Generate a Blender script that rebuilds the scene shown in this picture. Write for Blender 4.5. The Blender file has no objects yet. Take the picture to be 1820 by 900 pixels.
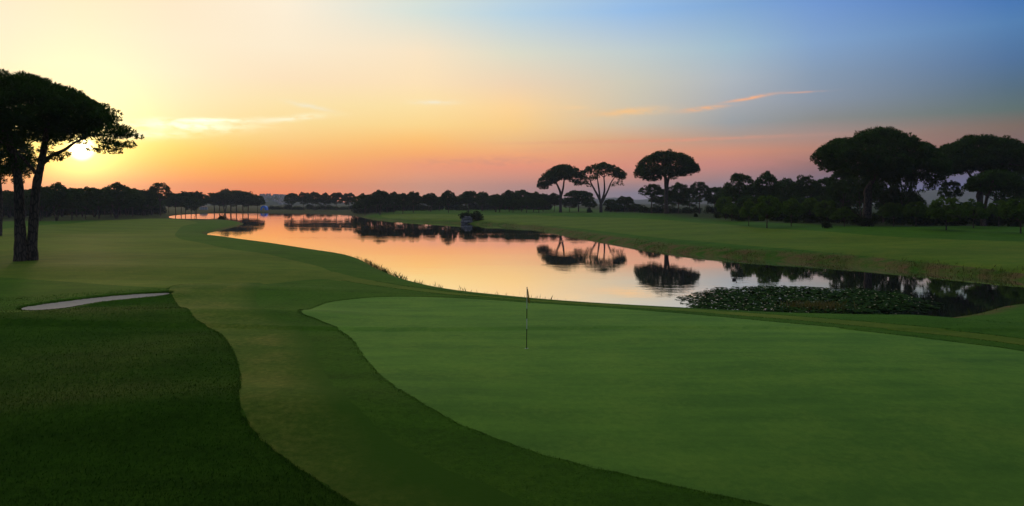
import bpy, math, random
import numpy as np

random.seed(7)
R = math.radians
sc = bpy.context.scene
COL = sc.collection

# ------------------------------------------------------------------ camera
CAM_Z = 6.7            # eye height above the lake
F = 1300.0             # focal length in units of the photograph's pixels (1820 wide)
HZ = 360.0             # row of the horizon in the photograph
cam_d = bpy.data.cameras.new('camera')
cam = bpy.data.objects.new('camera', cam_d)
COL.objects.link(cam)
cam.location = (0, 0, CAM_Z)
cam.rotation_euler = (R(90), 0, 0)
cam_d.sensor_width = 36.0
cam_d.lens = 36.0 * F / 1820.0
cam_d.shift_y = -(450 - HZ) / 1820.0
cam_d.clip_end = 40000
sc.camera = cam

# ------------------------------------------------------------------ render / exposure
sc.view_settings.view_transform = 'Standard'
sc.view_settings.look = 'None'
sc.view_settings.exposure = 0.0
sc.view_settings.gamma = 1.0
sc.view_settings.use_curve_mapping = False
sc.render.engine = 'CYCLES'
sc.cycles.use_denoising = True
sc.cycles.max_bounces = 6
sc.cycles.diffuse_bounces = 3
sc.cycles.glossy_bounces = 3
sc.cycles.transmission_bounces = 2
sc.cycles.volume_bounces = 0
sc.cycles.sample_clamp_indirect = 4.0
sc.cycles.use_adaptive_sampling = False

# ------------------------------------------------------------------ sun
SUN_AZ = math.atan2(145 - 910, F)            # measured from +Y towards +X
SUN_EL = R(3.6)
sun_dir = (math.sin(SUN_AZ) * math.cos(SUN_EL), math.cos(SUN_AZ) * math.cos(SUN_EL), math.sin(SUN_EL))
sd = bpy.data.lights.new('sun', 'SUN')
sd.energy = 0.32
sd.color = (1.0, 0.66, 0.34)
sd.angle = R(4.0)
sun = bpy.data.objects.new('sun', sd)
COL.objects.link(sun)
from mathutils import Vector
sun.rotation_euler = Vector(sun_dir).to_track_quat('Z', 'Y').to_euler()

# ------------------------------------------------------------------ sky
def lin(c):
    return tuple(((v / 255) / 12.92 if v / 255 <= 0.04045 else ((v / 255 + 0.055) / 1.055) ** 2.4) for v in c)

SKY_COLS = {   # angle from the sun's azimuth: [(elevation, linear radiance)], as seen above the haze
    5.7: [(0.8, (1.646, 0.335, 0.000)), (1.5, (1.492, 0.368, 0.000)), (2.7, (1.068, 0.508, 0.000)), (3.8, (1.000, 0.663, 0.063)), (4.7, (1.000, 0.790, 0.191)), (6.2, (1.000, 0.828, 0.451)), (10, (1.000, 0.888, 0.652)), (14, (1.017, 0.858, 0.621))],
    13: [(0.7, (1.611, 0.325, 0.001)), (2.1, (1.404, 0.426, 0.010)), (3.8, (1.154, 0.584, 0.145)), (5.2, (1.100, 0.761, 0.283)), (6.7, (1.068, 0.867, 0.396)), (8.8, (1.057, 0.827, 0.542)), (11.7, (1.052, 0.918, 0.689)), (15, (1.061, 0.939, 0.741))],
    23.4: [(1.3, (1.047, 0.426, 0.225)), (3, (1.166, 0.406, 0.170)), (4.4, (1.217, 0.568, 0.120)), (5.7, (1.153, 0.773, 0.278)), (7, (1.132, 0.863, 0.382)), (9.6, (1.111, 0.859, 0.553)), (11.8, (1.049, 0.875, 0.626)), (13.1, (0.883, 0.875, 0.595)), (15.5, (0.621, 0.794, 0.898))],
    30.5: [(0.8, (0.669, 0.333, 0.264)), (1.3, (0.784, 0.353, 0.241)), (2.6, (1.053, 0.345, 0.206)), (3.5, (1.155, 0.440, 0.166)), (4.6, (1.019, 0.584, 0.244)), (5.7, (1.113, 0.694, 0.256)), (7, (1.167, 0.767, 0.302)), (8.3, (1.100, 0.754, 0.463)), (9.6, (0.919, 0.744, 0.527)), (11.3, (0.809, 0.791, 0.634)), (13.4, (0.763, 0.833, 0.744)), (15.5, (0.297, 0.600, 0.937))],
    39.9: [(0.6, (0.244, 0.222, 0.318)), (1.7, (0.706, 0.301, 0.215)), (3, (0.921, 0.316, 0.191)), (4.7, (0.828, 0.419, 0.218)), (6.1, (0.693, 0.597, 0.443)), (7.5, (0.708, 0.628, 0.477)), (9.2, (0.685, 0.658, 0.540)), (11.3, (0.595, 0.675, 0.679)), (13.4, (0.435, 0.681, 0.784)), (15.3, (0.235, 0.448, 0.933))],
    47.2: [(0.8, (0.266, 0.212, 0.277)), (1.7, (0.441, 0.241, 0.240)), (3, (0.733, 0.277, 0.200)), (4.3, (0.831, 0.345, 0.173)), (5.1, (0.366, 0.361, 0.334)), (6.3, (0.361, 0.402, 0.439)), (8.2, (0.489, 0.504, 0.533)), (10.1, (0.448, 0.548, 0.632)), (12.6, (0.331, 0.560, 0.730)), (15, (0.204, 0.391, 0.738))],
    53.1: [(0.8, (0.138, 0.109, 0.188)), (2.5, (0.309, 0.147, 0.146)), (3.7, (0.577, 0.246, 0.158)), (4.9, (0.444, 0.292, 0.251)), (6.1, (0.264, 0.285, 0.280)), (7.7, (0.276, 0.341, 0.445)), (9.7, (0.254, 0.363, 0.513)), (12.1, (0.230, 0.410, 0.710)), (14.5, (0.163, 0.332, 0.707))],
    65: [(0.7, (0.000, 0.051, 0.299)), (2.5, (0.146, 0.120, 0.165)), (4.5, (0.263, 0.136, 0.091)), (5.8, (0.110, 0.164, 0.146)), (6.9, (0.090, 0.160, 0.191)), (8.7, (0.060, 0.144, 0.320)), (10.8, (0.107, 0.260, 0.463)), (12.9, (0.027, 0.149, 0.508))],
}
ROWS = [0.7, 1.7, 2.8, 3.8, 4.9, 6.0, 7.4, 9.2, 11.5, 14.5]
def sky_rows():
    th = sorted(SKY_COLS)
    out = []
    for e in ROWS:
        row = []
        for t in th:
            es = [a for a, _ in SKY_COLS[t]]
            cs = np.array([c for _, c in SKY_COLS[t]], float)
            row.append((t, tuple(np.interp(e, es, cs[:, k]) for k in range(3))))
        c0 = row[0][1]
        row.insert(0, (0.0, (c0[0], c0[1] * 1.02, c0[2] * 0.95)))
        cl = row[-1][1]
        row.append((95.0, tuple(v * k for v, k in zip(cl, (0.76, 0.78, 0.84)))))
        row.append((180.0, tuple(v * k for v, k in zip(cl, (0.64, 0.66, 0.74)))))
        out.append((e, row))
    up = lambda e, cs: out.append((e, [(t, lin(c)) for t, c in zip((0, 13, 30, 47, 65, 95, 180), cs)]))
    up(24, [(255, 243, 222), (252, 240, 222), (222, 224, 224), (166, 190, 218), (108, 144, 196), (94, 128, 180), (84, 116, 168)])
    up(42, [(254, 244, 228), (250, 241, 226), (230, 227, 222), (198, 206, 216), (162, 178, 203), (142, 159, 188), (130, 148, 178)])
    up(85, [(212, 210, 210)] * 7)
    return out

world = bpy.data.worlds.new('World')
sc.world = world
world.use_nodes = True
nt = world.node_tree
nt.nodes.clear()
class NB:
    """small helper to write node graphs as expressions"""
    def __init__(self, nt): self.nt = nt
    def n(self, t, **kw):
        nd = self.nt.nodes.new(t)
        for k, v in kw.items(): setattr(nd, k, v)
        return nd
    def put(self, sock, v):
        if hasattr(v, 'is_linked') or isinstance(v, bpy.types.NodeSocket): self.nt.links.new(v, sock)
        elif v is not None: sock.default_value = v
    def m(self, op, a, b=None, c=None, clamp=False):
        nd = self.n('ShaderNodeMath', operation=op); nd.use_clamp = clamp
        for i, v in enumerate((a, b, c)): self.put(nd.inputs[i], v)
        return nd.outputs[0]
    def vm(self, op, a, b=None):
        nd = self.n('ShaderNodeVectorMath', operation=op)
        self.put(nd.inputs[0], a); self.put(nd.inputs[1], b)
        return nd.outputs['Value'] if op in ('DOT_PRODUCT', 'LENGTH') else nd.outputs[0]
    def mr(self, v, a, b, c=0.0, d=1.0, interp='LINEAR'):
        nd = self.n('ShaderNodeMapRange', interpolation_type=interp)
        for i, x in enumerate((v, a, b, c, d)): self.put(nd.inputs[i], x)
        return nd.outputs[0]
    def mix(self, f, a, b, blend='MIX'):
        nd = self.n('ShaderNodeMix', data_type='RGBA', blend_type=blend)
        nd.clamp_factor = True
        self.put(nd.inputs[0], f); self.put(nd.inputs[6], a); self.put(nd.inputs[7], b)
        return nd.outputs[2]
    def noise(self, vec, scale, detail=4, rough=0.55, dim='3D'):
        nd = self.n('ShaderNodeTexNoise', noise_dimensions=dim)
        self.put(nd.inputs['Vector'], vec)
        nd.inputs['Scale'].default_value = scale; nd.inputs['Detail'].default_value = detail; nd.inputs['Roughness'].default_value = rough
        return nd.outputs[0]
    def ramp(self, fac, stops, interp='LINEAR'):
        nd = self.n('ShaderNodeValToRGB')
        cr = nd.color_ramp; cr.interpolation = interp
        while len(cr.elements) > 1: cr.elements.remove(cr.elements[-1])
        for i, (p, c) in enumerate(stops):
            e = cr.elements[0] if i == 0 else cr.elements.new(p)
            e.position = p; e.color = (*c[:3], 1)
        self.put(nd.inputs[0], fac)
        return nd.outputs[0]
    def comb(self, x, y, z):
        nd = self.n('ShaderNodeCombineXYZ')
        for i, v in enumerate((x, y, z)): self.put(nd.inputs[i], v)
        return nd.outputs[0]

def build_sky():
    b = NB(nt)
    tc = b.n('ShaderNodeTexCoord')
    v = b.vm('NORMALIZE', tc.outputs['Generated'])
    sp = b.n('ShaderNodeSeparateXYZ'); b.put(sp.inputs[0], v)
    x, y, z = sp.outputs
    DEG = 180 / math.pi
    el = b.m('MULTIPLY', b.m('ARCSINE', z), DEG)
    az = b.m('MULTIPLY', b.m('ARCTAN2', x, y), DEG)
    sx, sy = math.sin(SUN_AZ), math.cos(SUN_AZ)
    hl = b.m('SQRT', b.m('ADD', b.m('ADD', b.m('MULTIPLY', x, x), b.m('MULTIPLY', y, y)), 1e-8))
    ch = b.m('DIVIDE', b.m('ADD', b.m('MULTIPLY', x, sx), b.m('MULTIPLY', y, sy)), hl)
    th = b.m('MULTIPLY', b.m('ARCCOSINE', b.m('MINIMUM', b.m('MAXIMUM', ch, -1.0), 1.0)), DEG / 180)
    col = None; pe = None
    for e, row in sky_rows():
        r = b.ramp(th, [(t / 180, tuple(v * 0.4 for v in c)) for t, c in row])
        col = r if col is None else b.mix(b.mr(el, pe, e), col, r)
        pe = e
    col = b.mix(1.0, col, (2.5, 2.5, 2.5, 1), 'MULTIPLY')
    # physical sky underneath, same sun
    sk = b.n('ShaderNodeTexSky', sky_type='NISHITA')
    sk.sun_disc = False; sk.sun_elevation = SUN_EL; sk.sun_rotation = SUN_AZ
    sk.air_density = 1.4; sk.dust_density = 3.0; sk.ozone_density = 1.5
    nis = b.mix(1.0, sk.outputs[0], (0.08, 0.08, 0.08, 1), 'MULTIPLY')
    col = b.mix(0.06, col, nis)
    # glow round the sun
    ang = b.m('MULTIPLY', b.m('ARCCOSINE', b.m('MINIMUM', b.vm('DOT_PRODUCT', v, sun_dir), 1.0)), DEG)
    core = b.mr(ang, 0.95, 0.15, 0, 4.0, 'SMOOTHSTEP')
    h1 = b.m('MULTIPLY', b.m('EXPONENT', b.m('DIVIDE', ang, -1.7)), 2.1)
    h2 = b.m('MULTIPLY', b.m('EXPONENT', b.m('DIVIDE', ang, -4.2)), 0.80)
    def add(col, fac, c):
        nd = b.n('ShaderNodeVectorMath', operation='MULTIPLY_ADD')
        f3 = b.comb(fac, fac, fac)
        b.put(nd.inputs[0], f3); nd.inputs[1].default_value = c; b.put(nd.inputs[2], col)
        return nd.outputs[0]
    col = add(col, core, (1.0, 0.92, 0.70))
    col = add(col, h1, (1.0, 0.72, 0.14))
    col = add(col, h2, (1.0, 0.84, 0.50))
    # thin cirrus
    cv = b.comb(b.m('MULTIPLY', az, 0.30), b.m('MULTIPLY', el, 1.6), 0.0)
    n1 = b.noise(cv, 1.0, 5, 0.62)
    n2 = b.noise(b.comb(b.m('MULTIPLY', az, 0.9), b.m('MULTIPLY', el, 3.2), 3.1), 1.0, 4, 0.6)
    wob = b.m('MULTIPLY', b.m('SUBTRACT', n1, 0.5), 1.6)
    def wisp(col, a0, e0, la, le, tilt, c, amt, fil=0.45, gain=1.0):
        u = b.m('SUBTRACT', az, a0)
        w = b.m('SUBTRACT', b.m('SUBTRACT', el, e0), b.m('MULTIPLY', u, tilt))
        w = b.m('ADD', w, b.m('MULTIPLY', wob, le * 1.5))
        g = b.m('ADD', b.m('POWER', b.m('ABSOLUTE', b.m('DIVIDE', u, la)), 2.0), b.m('POWER', b.m('ABSOLUTE', b.m('DIVIDE', w, le)), 2.0))
        g = b.m('EXPONENT', b.m('MULTIPLY', g, -1.0))
        g = b.m('MULTIPLY', g, b.mr(n2, fil - 0.08, fil + 0.2))
        return b.mix(b.m('MULTIPLY', g, amt), col, (*[q * gain for q in lin(c)], 1))
    col = wisp(col, -24.2, 5.45, 4.0, 0.36, 0.02, (255, 244, 205), 1.0, 0.36, 1.5)
    col = wisp(col, -22.6, 5.9, 2.6, 0.14, 0.05, (255, 246, 212), 1.0, 0.34, 1.5)
    col = wisp(col, -27.0, 4.7, 3.0, 0.28, 0.05, (255, 240, 190), 1.0, 0.36, 1.5)
    col = wisp(col, -17.0, 6.25, 2.6, 0.22, 0.10, (255, 246, 205), 0.9, 0.32, 1.15)
    col = wisp(col, -15.4, 7.2, 1.5, 0.16, -0.18, (255, 246, 214), 0.8, 0.34)
    col = wisp(col, -6.0, 7.75, 1.5, 0.16, 0.02, (255, 246, 218), 0.8, 0.34)
    col = wisp(col, 4.6, 7.35, 1.2, 0.14, 0.0, (252, 214, 160), 0.8, 0.34)
    col = wisp(col, 8.8, 6.95, 2.6, 0.27, 0.05, (253, 204, 144), 1.0, 0.30)
    col = wisp(col, 14.6, 7.05, 1.6, 0.14, 0.08, (248, 186, 136), 0.9, 0.32)
    col = wisp(col, 18.0, 7.72, 1.5, 0.11, 0.14, (253, 182, 134), 1.0, 0.26)
    col = wisp(col, 21.6, 7.98, 1.5, 0.06, 0.0, (222, 172, 150), 0.7, 0.34)
    col = wisp(col, 11.0, 4.75, 8.5, 0.13, 0.012, (238, 158, 126), 0.75, 0.32)
    col = wisp(col, 3.0, 4.15, 2.4, 0.22, 0.06, (246, 176, 128), 0.5, 0.36)
    col = wisp(col, -2.0, 3.2, 6.0, 0.4, 0.02, (226, 150, 128), 0.5, 0.42)
    col = wisp(col, 16.0, 3.0, 6.0, 0.5, 0.03, (216, 140, 132), 0.4, 0.42)
    bg = b.n('ShaderNodeBackground'); bg.inputs[1].default_value = 1.0
    b.put(bg.inputs[0], col)
    out = b.n('ShaderNodeOutputWorld')
    nt.links.new(bg.outputs[0], out.inputs[0])
build_sky()

# ------------------------------------------------------------------ helpers
def tag(o, label=None, cat=None, group=None, kind=None):
    if label: o['label'] = label
    if cat: o['category'] = cat
    if group: o['group'] = group
    if kind: o['kind'] = kind
    return o

def link(name, mesh, parent=None, mat=None):
    o = bpy.data.objects.new(name, mesh)
    COL.objects.link(o)
    if parent: o.parent = parent
    if mat and not mesh.materials: mesh.materials.append(mat)
    return o

def empty(name, loc, rz=0.0, scale=(1, 1, 1)):
    o = bpy.data.objects.new(name, None)
    o.empty_display_size = 0.3
    COL.objects.link(o)
    o.location = loc; o.rotation_euler = (0, 0, rz); o.scale = scale
    return o

def mesh_np(name, verts, faces, mat=None, smooth=True, normals=None):
    """faces: (n,3) or (n,4) integer array"""
    verts = np.asarray(verts, np.float32); faces = np.asarray(faces, np.int32)
    k = faces.shape[1]
    me = bpy.data.meshes.new(name)
    me.vertices.add(len(verts)); me.vertices.foreach_set('co', verts.ravel())
    me.loops.add(faces.size); me.loops.foreach_set('vertex_index', faces.ravel())
    me.polygons.add(len(faces))
    me.polygons.foreach_set('loop_start', np.arange(0, faces.size, k, dtype=np.int32))
    me.polygons.foreach_set('loop_total', np.full(len(faces), k, np.int32))
    me.update(calc_edges=True)
    me.polygons.foreach_set('use_smooth', np.full(len(faces), smooth, bool))
    if normals is not None:
        me.normals_split_custom_set_from_vertices(np.asarray(normals, np.float32))
    if mat: me.materials.append(mat)
    return me

def catmull(pts, n=6, closed=True):
    P = np.asarray(pts, float); N = len(P); out = []
    for i in range(N if closed else N - 1):
        if closed: a, b_, c, d = P[(i - 1) % N], P[i], P[(i + 1) % N], P[(i + 2) % N]
        else: a, b_, c, d = P[max(i - 1, 0)], P[i], P[i + 1], P[min(i + 2, N - 1)]
        # centripetal-like damping
        for t in np.linspace(0, 1, n, endpoint=False):
            out.append(0.5 * ((2 * b_) + (-a + c) * t + (2 * a - 5 * b_ + 4 * c - d) * t * t + (-a + 3 * b_ - 3 * c + d) * t ** 3))
    if not closed: out.append(P[-1])
    return np.array(out)

def seg_dist2(px, py, poly, closed=True):
    A = poly; B = np.roll(poly, -1, axis=0)
    if not closed: A, B = poly[:-1], poly[1:]
    d2 = np.full(px.shape, 1e18)
    for (ax, ay), (bx, by) in zip(A, B):
        ex, ey = bx - ax, by - ay
        L = ex * ex + ey * ey + 1e-12
        t = np.clip(((px - ax) * ex + (py - ay) * ey) / L, 0, 1)
        dx = px - ax - t * ex; dy = py - ay - t * ey
        np.minimum(d2, dx * dx + dy * dy, out=d2)
    return d2

def inside(px, py, poly):
    A = poly; B = np.roll(poly, -1, axis=0)
    c = np.zeros(px.shape, bool)
    for (ax, ay), (bx, by) in zip(A, B):
        if ay == by: continue
        m = ((ay > py) != (by > py)) & (px < (bx - ax) * (py - ay) / (by - ay) + ax)
        c ^= m
    return c

def sdf(px, py, poly, far=40.0):
    """signed distance, negative inside; clamped to +-far outside the bounding box"""
    px = np.asarray(px, float); py = np.asarray(py, float)
    out = np.full(px.shape, far)
    lo = poly.min(0) - far; hi = poly.max(0) + far
    m = (px > lo[0]) & (px < hi[0]) & (py > lo[1]) & (py < hi[1])
    if m.any():
        qx, qy = px[m], py[m]
        d = np.sqrt(seg_dist2(qx, qy, poly))
        d[inside(qx, qy, poly)] *= -1
        out[m] = np.clip(d, -far, far)
    return out

def sstep(a, b, x):
    t = np.clip((x - a) / (b - a), 0, 1)
    return t * t * (3 - 2 * t)

def plane_pt(px, py, z=0.0):
    D = (CAM_Z - z) * F / (py - HZ)
    return ((px - 910) / F * D, D)

# ------------------------------------------------------------------ the lake's outline (world metres)
far_px = [(1960, 512), (1820, 500), (1700, 489), (1560, 476), (1440, 466), (1300, 457.5), (1180, 447), (1090, 433), (1000, 417), (930, 405),
          (880, 400.5), (830, 398), (760, 395), (700, 392.5), (655, 389), (632, 384.5), (600, 381.5), (540, 380), (470, 379), (400, 379), (340, 380.5), (300, 385)]
pen_px = [(318, 390.5), (360, 391.5), (405, 392.5), (432, 397.5), (415, 404), (385, 411), (368, 418.5)]
far_w = [plane_pt(*p) for p in far_px] 
pen_w = [plane_pt(*p) for p in pen_px]
# near side: the lawn's crest is what the eye meets; the waterline lies a few metres behind it
crest_px = [(430, 428, 0.6), (500, 436, 0.8), (560, 443, 1.0), (620, 453, 1.2), (650, 466, 1.3), (700, 486, 1.35), (760, 502, 1.35), (830, 514, 1.35), (936, 525, 1.35),
            (1050, 534, 1.35), (1215, 543, 1.35), (1400, 552, 1.35), (1600, 556, 1.3), (1690, 552, 0.9), (1760, 548, 0.5), (1820, 537, 0.2), (1960, 528, 0.1)]
near_w = []
for x, y, z in crest_px:
    X, D = plane_pt(x, y, z)
    near_w.append((X + 0.25 * 3.6 * (z > 1.1), D + 2.3 * z))
lake_ctrl = far_w + pen_w + near_w
LAKE = catmull(lake_ctrl, 4, True)
NEAR = catmull(pen_w[2:] + near_w, 3, False)
FAR = catmull(far_w, 3, False)

MOUNDS = [  # x, y, radius x, radius y, height, rotation
    (-12.2, 33.5, 5.0, 1.8, 0.30, 0.10), (-15.5, 43.5, 7.0, 2.4, 0.30, -0.1), (-9.5, 18.0, 6.5, 2.0, 0.42, 0.12),
    (-24.0, 31.0, 9.0, 3.2, 0.35, 0.1), (-11.0, 24.5, 2.2, 4.0, 0.18, 0.3), (-30, 56, 16, 6, 0.25, 0.0),
    (22.0, 250.0, 40, 22, 0.9, 0), (70, 120, 30, 12, 0.5, 0.2), (-70, 120, 40, 20, 0.35, 0), (-20, 75, 20, 8, 0.2, 0.3),
]
BUNK = None
def terrain(x, y):
    x = np.asarray(x, float); y = np.asarray(y, float)
    d = sdf(x, y, LAKE, 60.0)
    dn = np.sqrt(seg_dist2(x, y, NEAR, False)); df = np.sqrt(seg_dist2(x, y, FAR, False))
    w = dn ** 2 / (dn ** 2 + df ** 2 + 1e-6)            # 0 on the near side, 1 on the far side
    w = np.where(y < 30, 0.0, w)
    ln = 1.35 + 0.15 * sstep(38, 28, y) - 0.75 * sstep(90, 140, y) * sstep(-30, -75, -(-x)) * sstep(60, 5, d)
    ln = ln - 0.55 * sstep(24, 8, y)
    ln = ln + 0.2 * sstep(20, 60, d) * sstep(100, 200, y)
    lf = 0.95 + 1.65 * sstep(-120, -20, x)
    lf = lf * (0.5 + 0.5 * sstep(4, 42, df))
    bn = 1 - np.exp(-np.maximum(d, 0) / (1.35 + 7.0 * sstep(19, 29, x)))
    bf = 1 - np.exp(-np.maximum(d, 0) / 2.6)
    z = (1 - w) * ln * bn + w * lf * bf
    und = 0.10 * np.sin(x * 0.11 + 1.3) * np.sin(y * 0.083 + 0.4) + 0.05 * np.sin(x * 0.27 + y * 0.19)
    und += 0.25 * np.sin(x * 0.021 + 2.0) * np.sin(y * 0.017) * sstep(60, 200, y)
    z = z + und * sstep(2, 14, d)
    for mx, my, rx, ry, h, ro in MOUNDS:
        c, s = math.cos(ro), math.sin(ro)
        u = (x - mx) * c + (y - my) * s; v = -(x - mx) * s + (y - my) * c
        z = z + h * np.exp(-(u / rx) ** 2 - (v / ry) ** 2) * sstep(0, 6, d)
    z = np.where(d < 0, -np.minimum(1.2, 0.22 * -d), z)
    if BUNK is not None:
        bd = sdf(x, y, BUNK, 6.0)
        z = z - 0.12 * sstep(0.15, -0.5, bd) + 0.16 * np.exp(-((bd - 0.45) / 0.45) ** 2) * sstep(-0.2, 0.8, (y - (35.5 + (x + 21) * 0.62)) / 2.0)
    return z

def th1(x, y): return float(terrain(np.array([x]), np.array([y]))[0])

_D = np.concatenate([np.arange(4, 80, 0.1), np.arange(80, 300, 0.5), np.arange(300, 1500, 2.0)])
def at(px, py):
    """where the line of sight through a spot of the photograph meets the ground"""
    xs = (px - 910) / F * _D
    zr = CAM_Z - (py - HZ) / F * _D
    h = terrain(xs, _D)
    k = np.nonzero(zr < h)[0]
    i = k[0] if len(k) else len(_D) - 1
    return (float(xs[i]), float(_D[i]))

BUNK_W = catmull([at(*p) for p in [(38, 549), (90, 541), (150, 533.5), (215, 527), (270, 523.5), (302, 523), (285, 528.5), (235, 534), (170, 541), (110, 548), (60, 552)]], 5)
GREEN = catmull([at(*p) for p in [(536, 553), (575, 541), (630, 532), (700, 528), (780, 529), (860, 533), (940, 538.5), (1100, 549), (1250, 561), (1400, 575), (1550, 591), (1700, 609), (1830, 628),
          (2050, 690), (2150, 830), (1950, 960), (1600, 950), (1340, 895), (1180, 862), (1000, 820), (860, 772), (760, 722), (695, 682), (652, 640), (628, 605), (600, 583), (563, 567)]], 6)
FAIR_L = catmull([at(*p) for p in [(640, 497), (600, 488), (560, 472), (500, 458), (430, 446), (365, 434), (312, 420), (322, 404), (350, 396), (300, 389), (220, 391), (120, 398), (0, 408), (-200, 425), (-400, 450),
          (-400, 505), (-100, 492), (100, 500), (220, 508), (330, 512), (450, 506), (560, 497), (610, 500)]], 5)
BAND = catmull([at(*p) for p in [(1960, 622), (1820, 603), (1700, 589), (1550, 573.5), (1400, 561.5), (1250, 551), (1100, 542), (940, 533), (820, 521.5), (720, 509), (640, 495), (590, 483),
          (600, 496), (690, 511), (780, 522), (860, 528.5), (940, 535.5), (1100, 545.5), (1250, 556), (1400, 568), (1550, 582), (1700, 599), (1820, 615), (1960, 636)]], 5)
STRIP = catmull([at(*p) for p in [(312, 508), (314, 538), (345, 563), (390, 592), (418, 630), (429, 675), (426, 715), (448, 762), (500, 812), (560, 853), (640, 900), (760, 960), (1010, 960), (900, 880), (800, 838),
          (705, 785), (640, 733), (598, 690), (570, 648), (556, 612), (540, 588), (500, 566), (468, 548), (455, 528), (462, 503)]], 5)
STRIP_IN = catmull([at(*p) for p in [(1010, 960), (900, 880), (800, 838), (705, 785), (640, 733), (598, 690), (570, 648), (556, 612), (540, 588), (500, 566), (468, 548), (455, 528), (462, 503)]], 5, False)
LONG_SHADE = catmull([at(*p) for p in [(-500, 590), (-200, 566), (0, 556), (60, 553.5), (170, 542.5), (240, 535), (296, 527), (316, 522), (322, 540), (345, 563), (390, 592), (418, 630), (429, 675), (426, 715), (448, 762), (500, 812), (560, 853), (640, 900), (760, 960), (700, 1150), (-200, 1250), (-1100, 900)]], 5)
STRIP_OUT = catmull([at(*p) for p in [(312, 508), (314, 538), (345, 563), (390, 592), (418, 630), (429, 675), (426, 715), (448, 762), (500, 812), (560, 853), (640, 900), (760, 960)]], 5, False)
FAIR_R = catmull([at(*p) for p in [(730, 391), (860, 394), (960, 401), (1060, 410), (1180, 424), (1320, 436), (1460, 448), (1600, 462), (1720, 475), (1830, 488), (2000, 505), (2050, 440),
          (1820, 430), (1680, 426), (1540, 418), (1400, 408), (1290, 399), (1180, 391), (1080, 387), (980, 384), (880, 383), (780, 381), (690, 381.5), (680, 386)]], 5)
BUNK = BUNK_W

# ------------------------------------------------------------------ materials
def new_mat(name):
    m = bpy.data.materials.new(name); m.use_nodes = True
    m.node_tree.nodes.clear()
    b = NB(m.node_tree)
    out = b.n('ShaderNodeOutputMaterial')
    return m, b, out

def finish(b, out, shader):
    b.nt.links.new(shader, out.inputs[0])

def principled(b, col, rough=0.8, spec=0.3, normal=None, metallic=0.0, sheen=None):
    p = b.n('ShaderNodeBsdfPrincipled')
    b.put(p.inputs['Base Color'], col); b.put(p.inputs['Roughness'], rough)
    p.inputs['Specular IOR Level'].default_value = spec
    p.inputs['Metallic'].default_value = metallic
    if normal is not None: b.put(p.inputs['Normal'], normal)
    return p.outputs[0]

def bump(b, h, strength, dist):
    nd = b.n('ShaderNodeBump'); nd.inputs['Strength'].default_value = strength; nd.inputs['Distance'].default_value = dist
    b.put(nd.inputs['Height'], h)
    return nd.outputs[0]

def turf(name, dark, mid, dry, patch=0.35, grain=0.35, bumpd=0.02, stripes=None, shore=False, spec=0.12, streak=0.5, feather=False):
    m, b, out = new_mat(name)
    g = b.n('ShaderNodeNewGeometry'); P = g.outputs['Position']
    big = b.noise(P, 0.07, 4, 0.6)
    med = b.noise(P, 0.45, 4, 0.62)
    fine = b.noise(P, 5.0, 4, 0.7)
    sp = b.n('ShaderNodeSeparateXYZ'); b.put(sp.inputs[0], P)
    blade = b.noise(P, 34.0, 2, 0.6)
    st = b.noise(b.comb(b.m('MULTIPLY', sp.outputs[0], 0.18), b.m('MULTIPLY', sp.outputs[1], 0.9), 0.0), 1.0, 4, 0.6)
    f = b.m('ADD', b.m('MULTIPLY', big, 0.5), b.m('MULTIPLY', med, 0.5))
    f = b.m('ADD', b.m('MULTIPLY', f, 1 - streak), b.m('MULTIPLY', st, streak))
    c = b.mix(b.mr(f, 0.36, 0.64), (*dark, 1), (*mid, 1))
    dry_f = b.m('MULTIPLY', b.mr(b.m('ADD', b.m('MULTIPLY', med, 0.6), b.m('MULTIPLY', fine, 0.4)), 0.48, 0.66), patch)
    c = b.mix(dry_f, c, (*dry, 1))
    if stripes:
        ang, w, amt = stripes
        u = b.m('ADD', b.m('MULTIPLY', sp.outputs[0], math.cos(ang)), b.m('MULTIPLY', sp.outputs[1], math.sin(ang)))
        s = b.m('SINE', b.m('MULTIPLY', b.m('ADD', u, b.m('MULTIPLY', med, 1.2)), math.pi / w))
        s = b.mr(s, -0.35, 0.35, 1 - amt, 1 + amt, 'SMOOTHSTEP')
        c = b.mix(1.0, c, b.comb(s, s, s), 'MULTIPLY')
    gr = b.mr(b.m('ADD', b.m('MULTIPLY', fine, 0.55), b.m('MULTIPLY', blade, 0.45)), 0.30, 0.70, 1 - grain, 1 + grain)
    c = b.mix(1.0, c, b.comb(gr, gr, gr), 'MULTIPLY')
    if shore:
        at_ = b.n('ShaderNodeAttribute'); at_.attribute_name = 'bank'
        f2 = b.m('MULTIPLY', at_.outputs['Fac'], b.mr(b.m('ADD', b.m('MULTIPLY', med, 0.6), b.m('MULTIPLY', st, 0.4)), 0.40, 0.60))
        earth = b.mix(b.mr(fine, 0.35, 0.65), (0.080, 0.044, 0.018, 1), (0.16, 0.10, 0.042, 1))
        c = b.mix(f2, c, earth)
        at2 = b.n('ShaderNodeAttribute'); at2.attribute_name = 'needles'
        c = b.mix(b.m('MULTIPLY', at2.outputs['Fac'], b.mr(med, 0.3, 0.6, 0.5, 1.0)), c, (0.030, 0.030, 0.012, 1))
    if feather:
        at3 = b.n('ShaderNodeAttribute'); at3.attribute_name = 'inner'
        c = b.mix(b.mr(b.m('ADD', at3.outputs['Fac'], b.m('MULTIPLY', b.m('SUBTRACT', med, 0.5), 1.4)), 0.25, 0.95), c, (0.036, 0.096, 0.005, 1))
    h = b.m('ADD', b.m('MULTIPLY', fine, 0.6), b.m('MULTIPLY', blade, 0.4))
    finish(b, out, principled(b, c, 0.75, spec, bump(b, h, 0.7, bumpd)))
    return m

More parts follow.
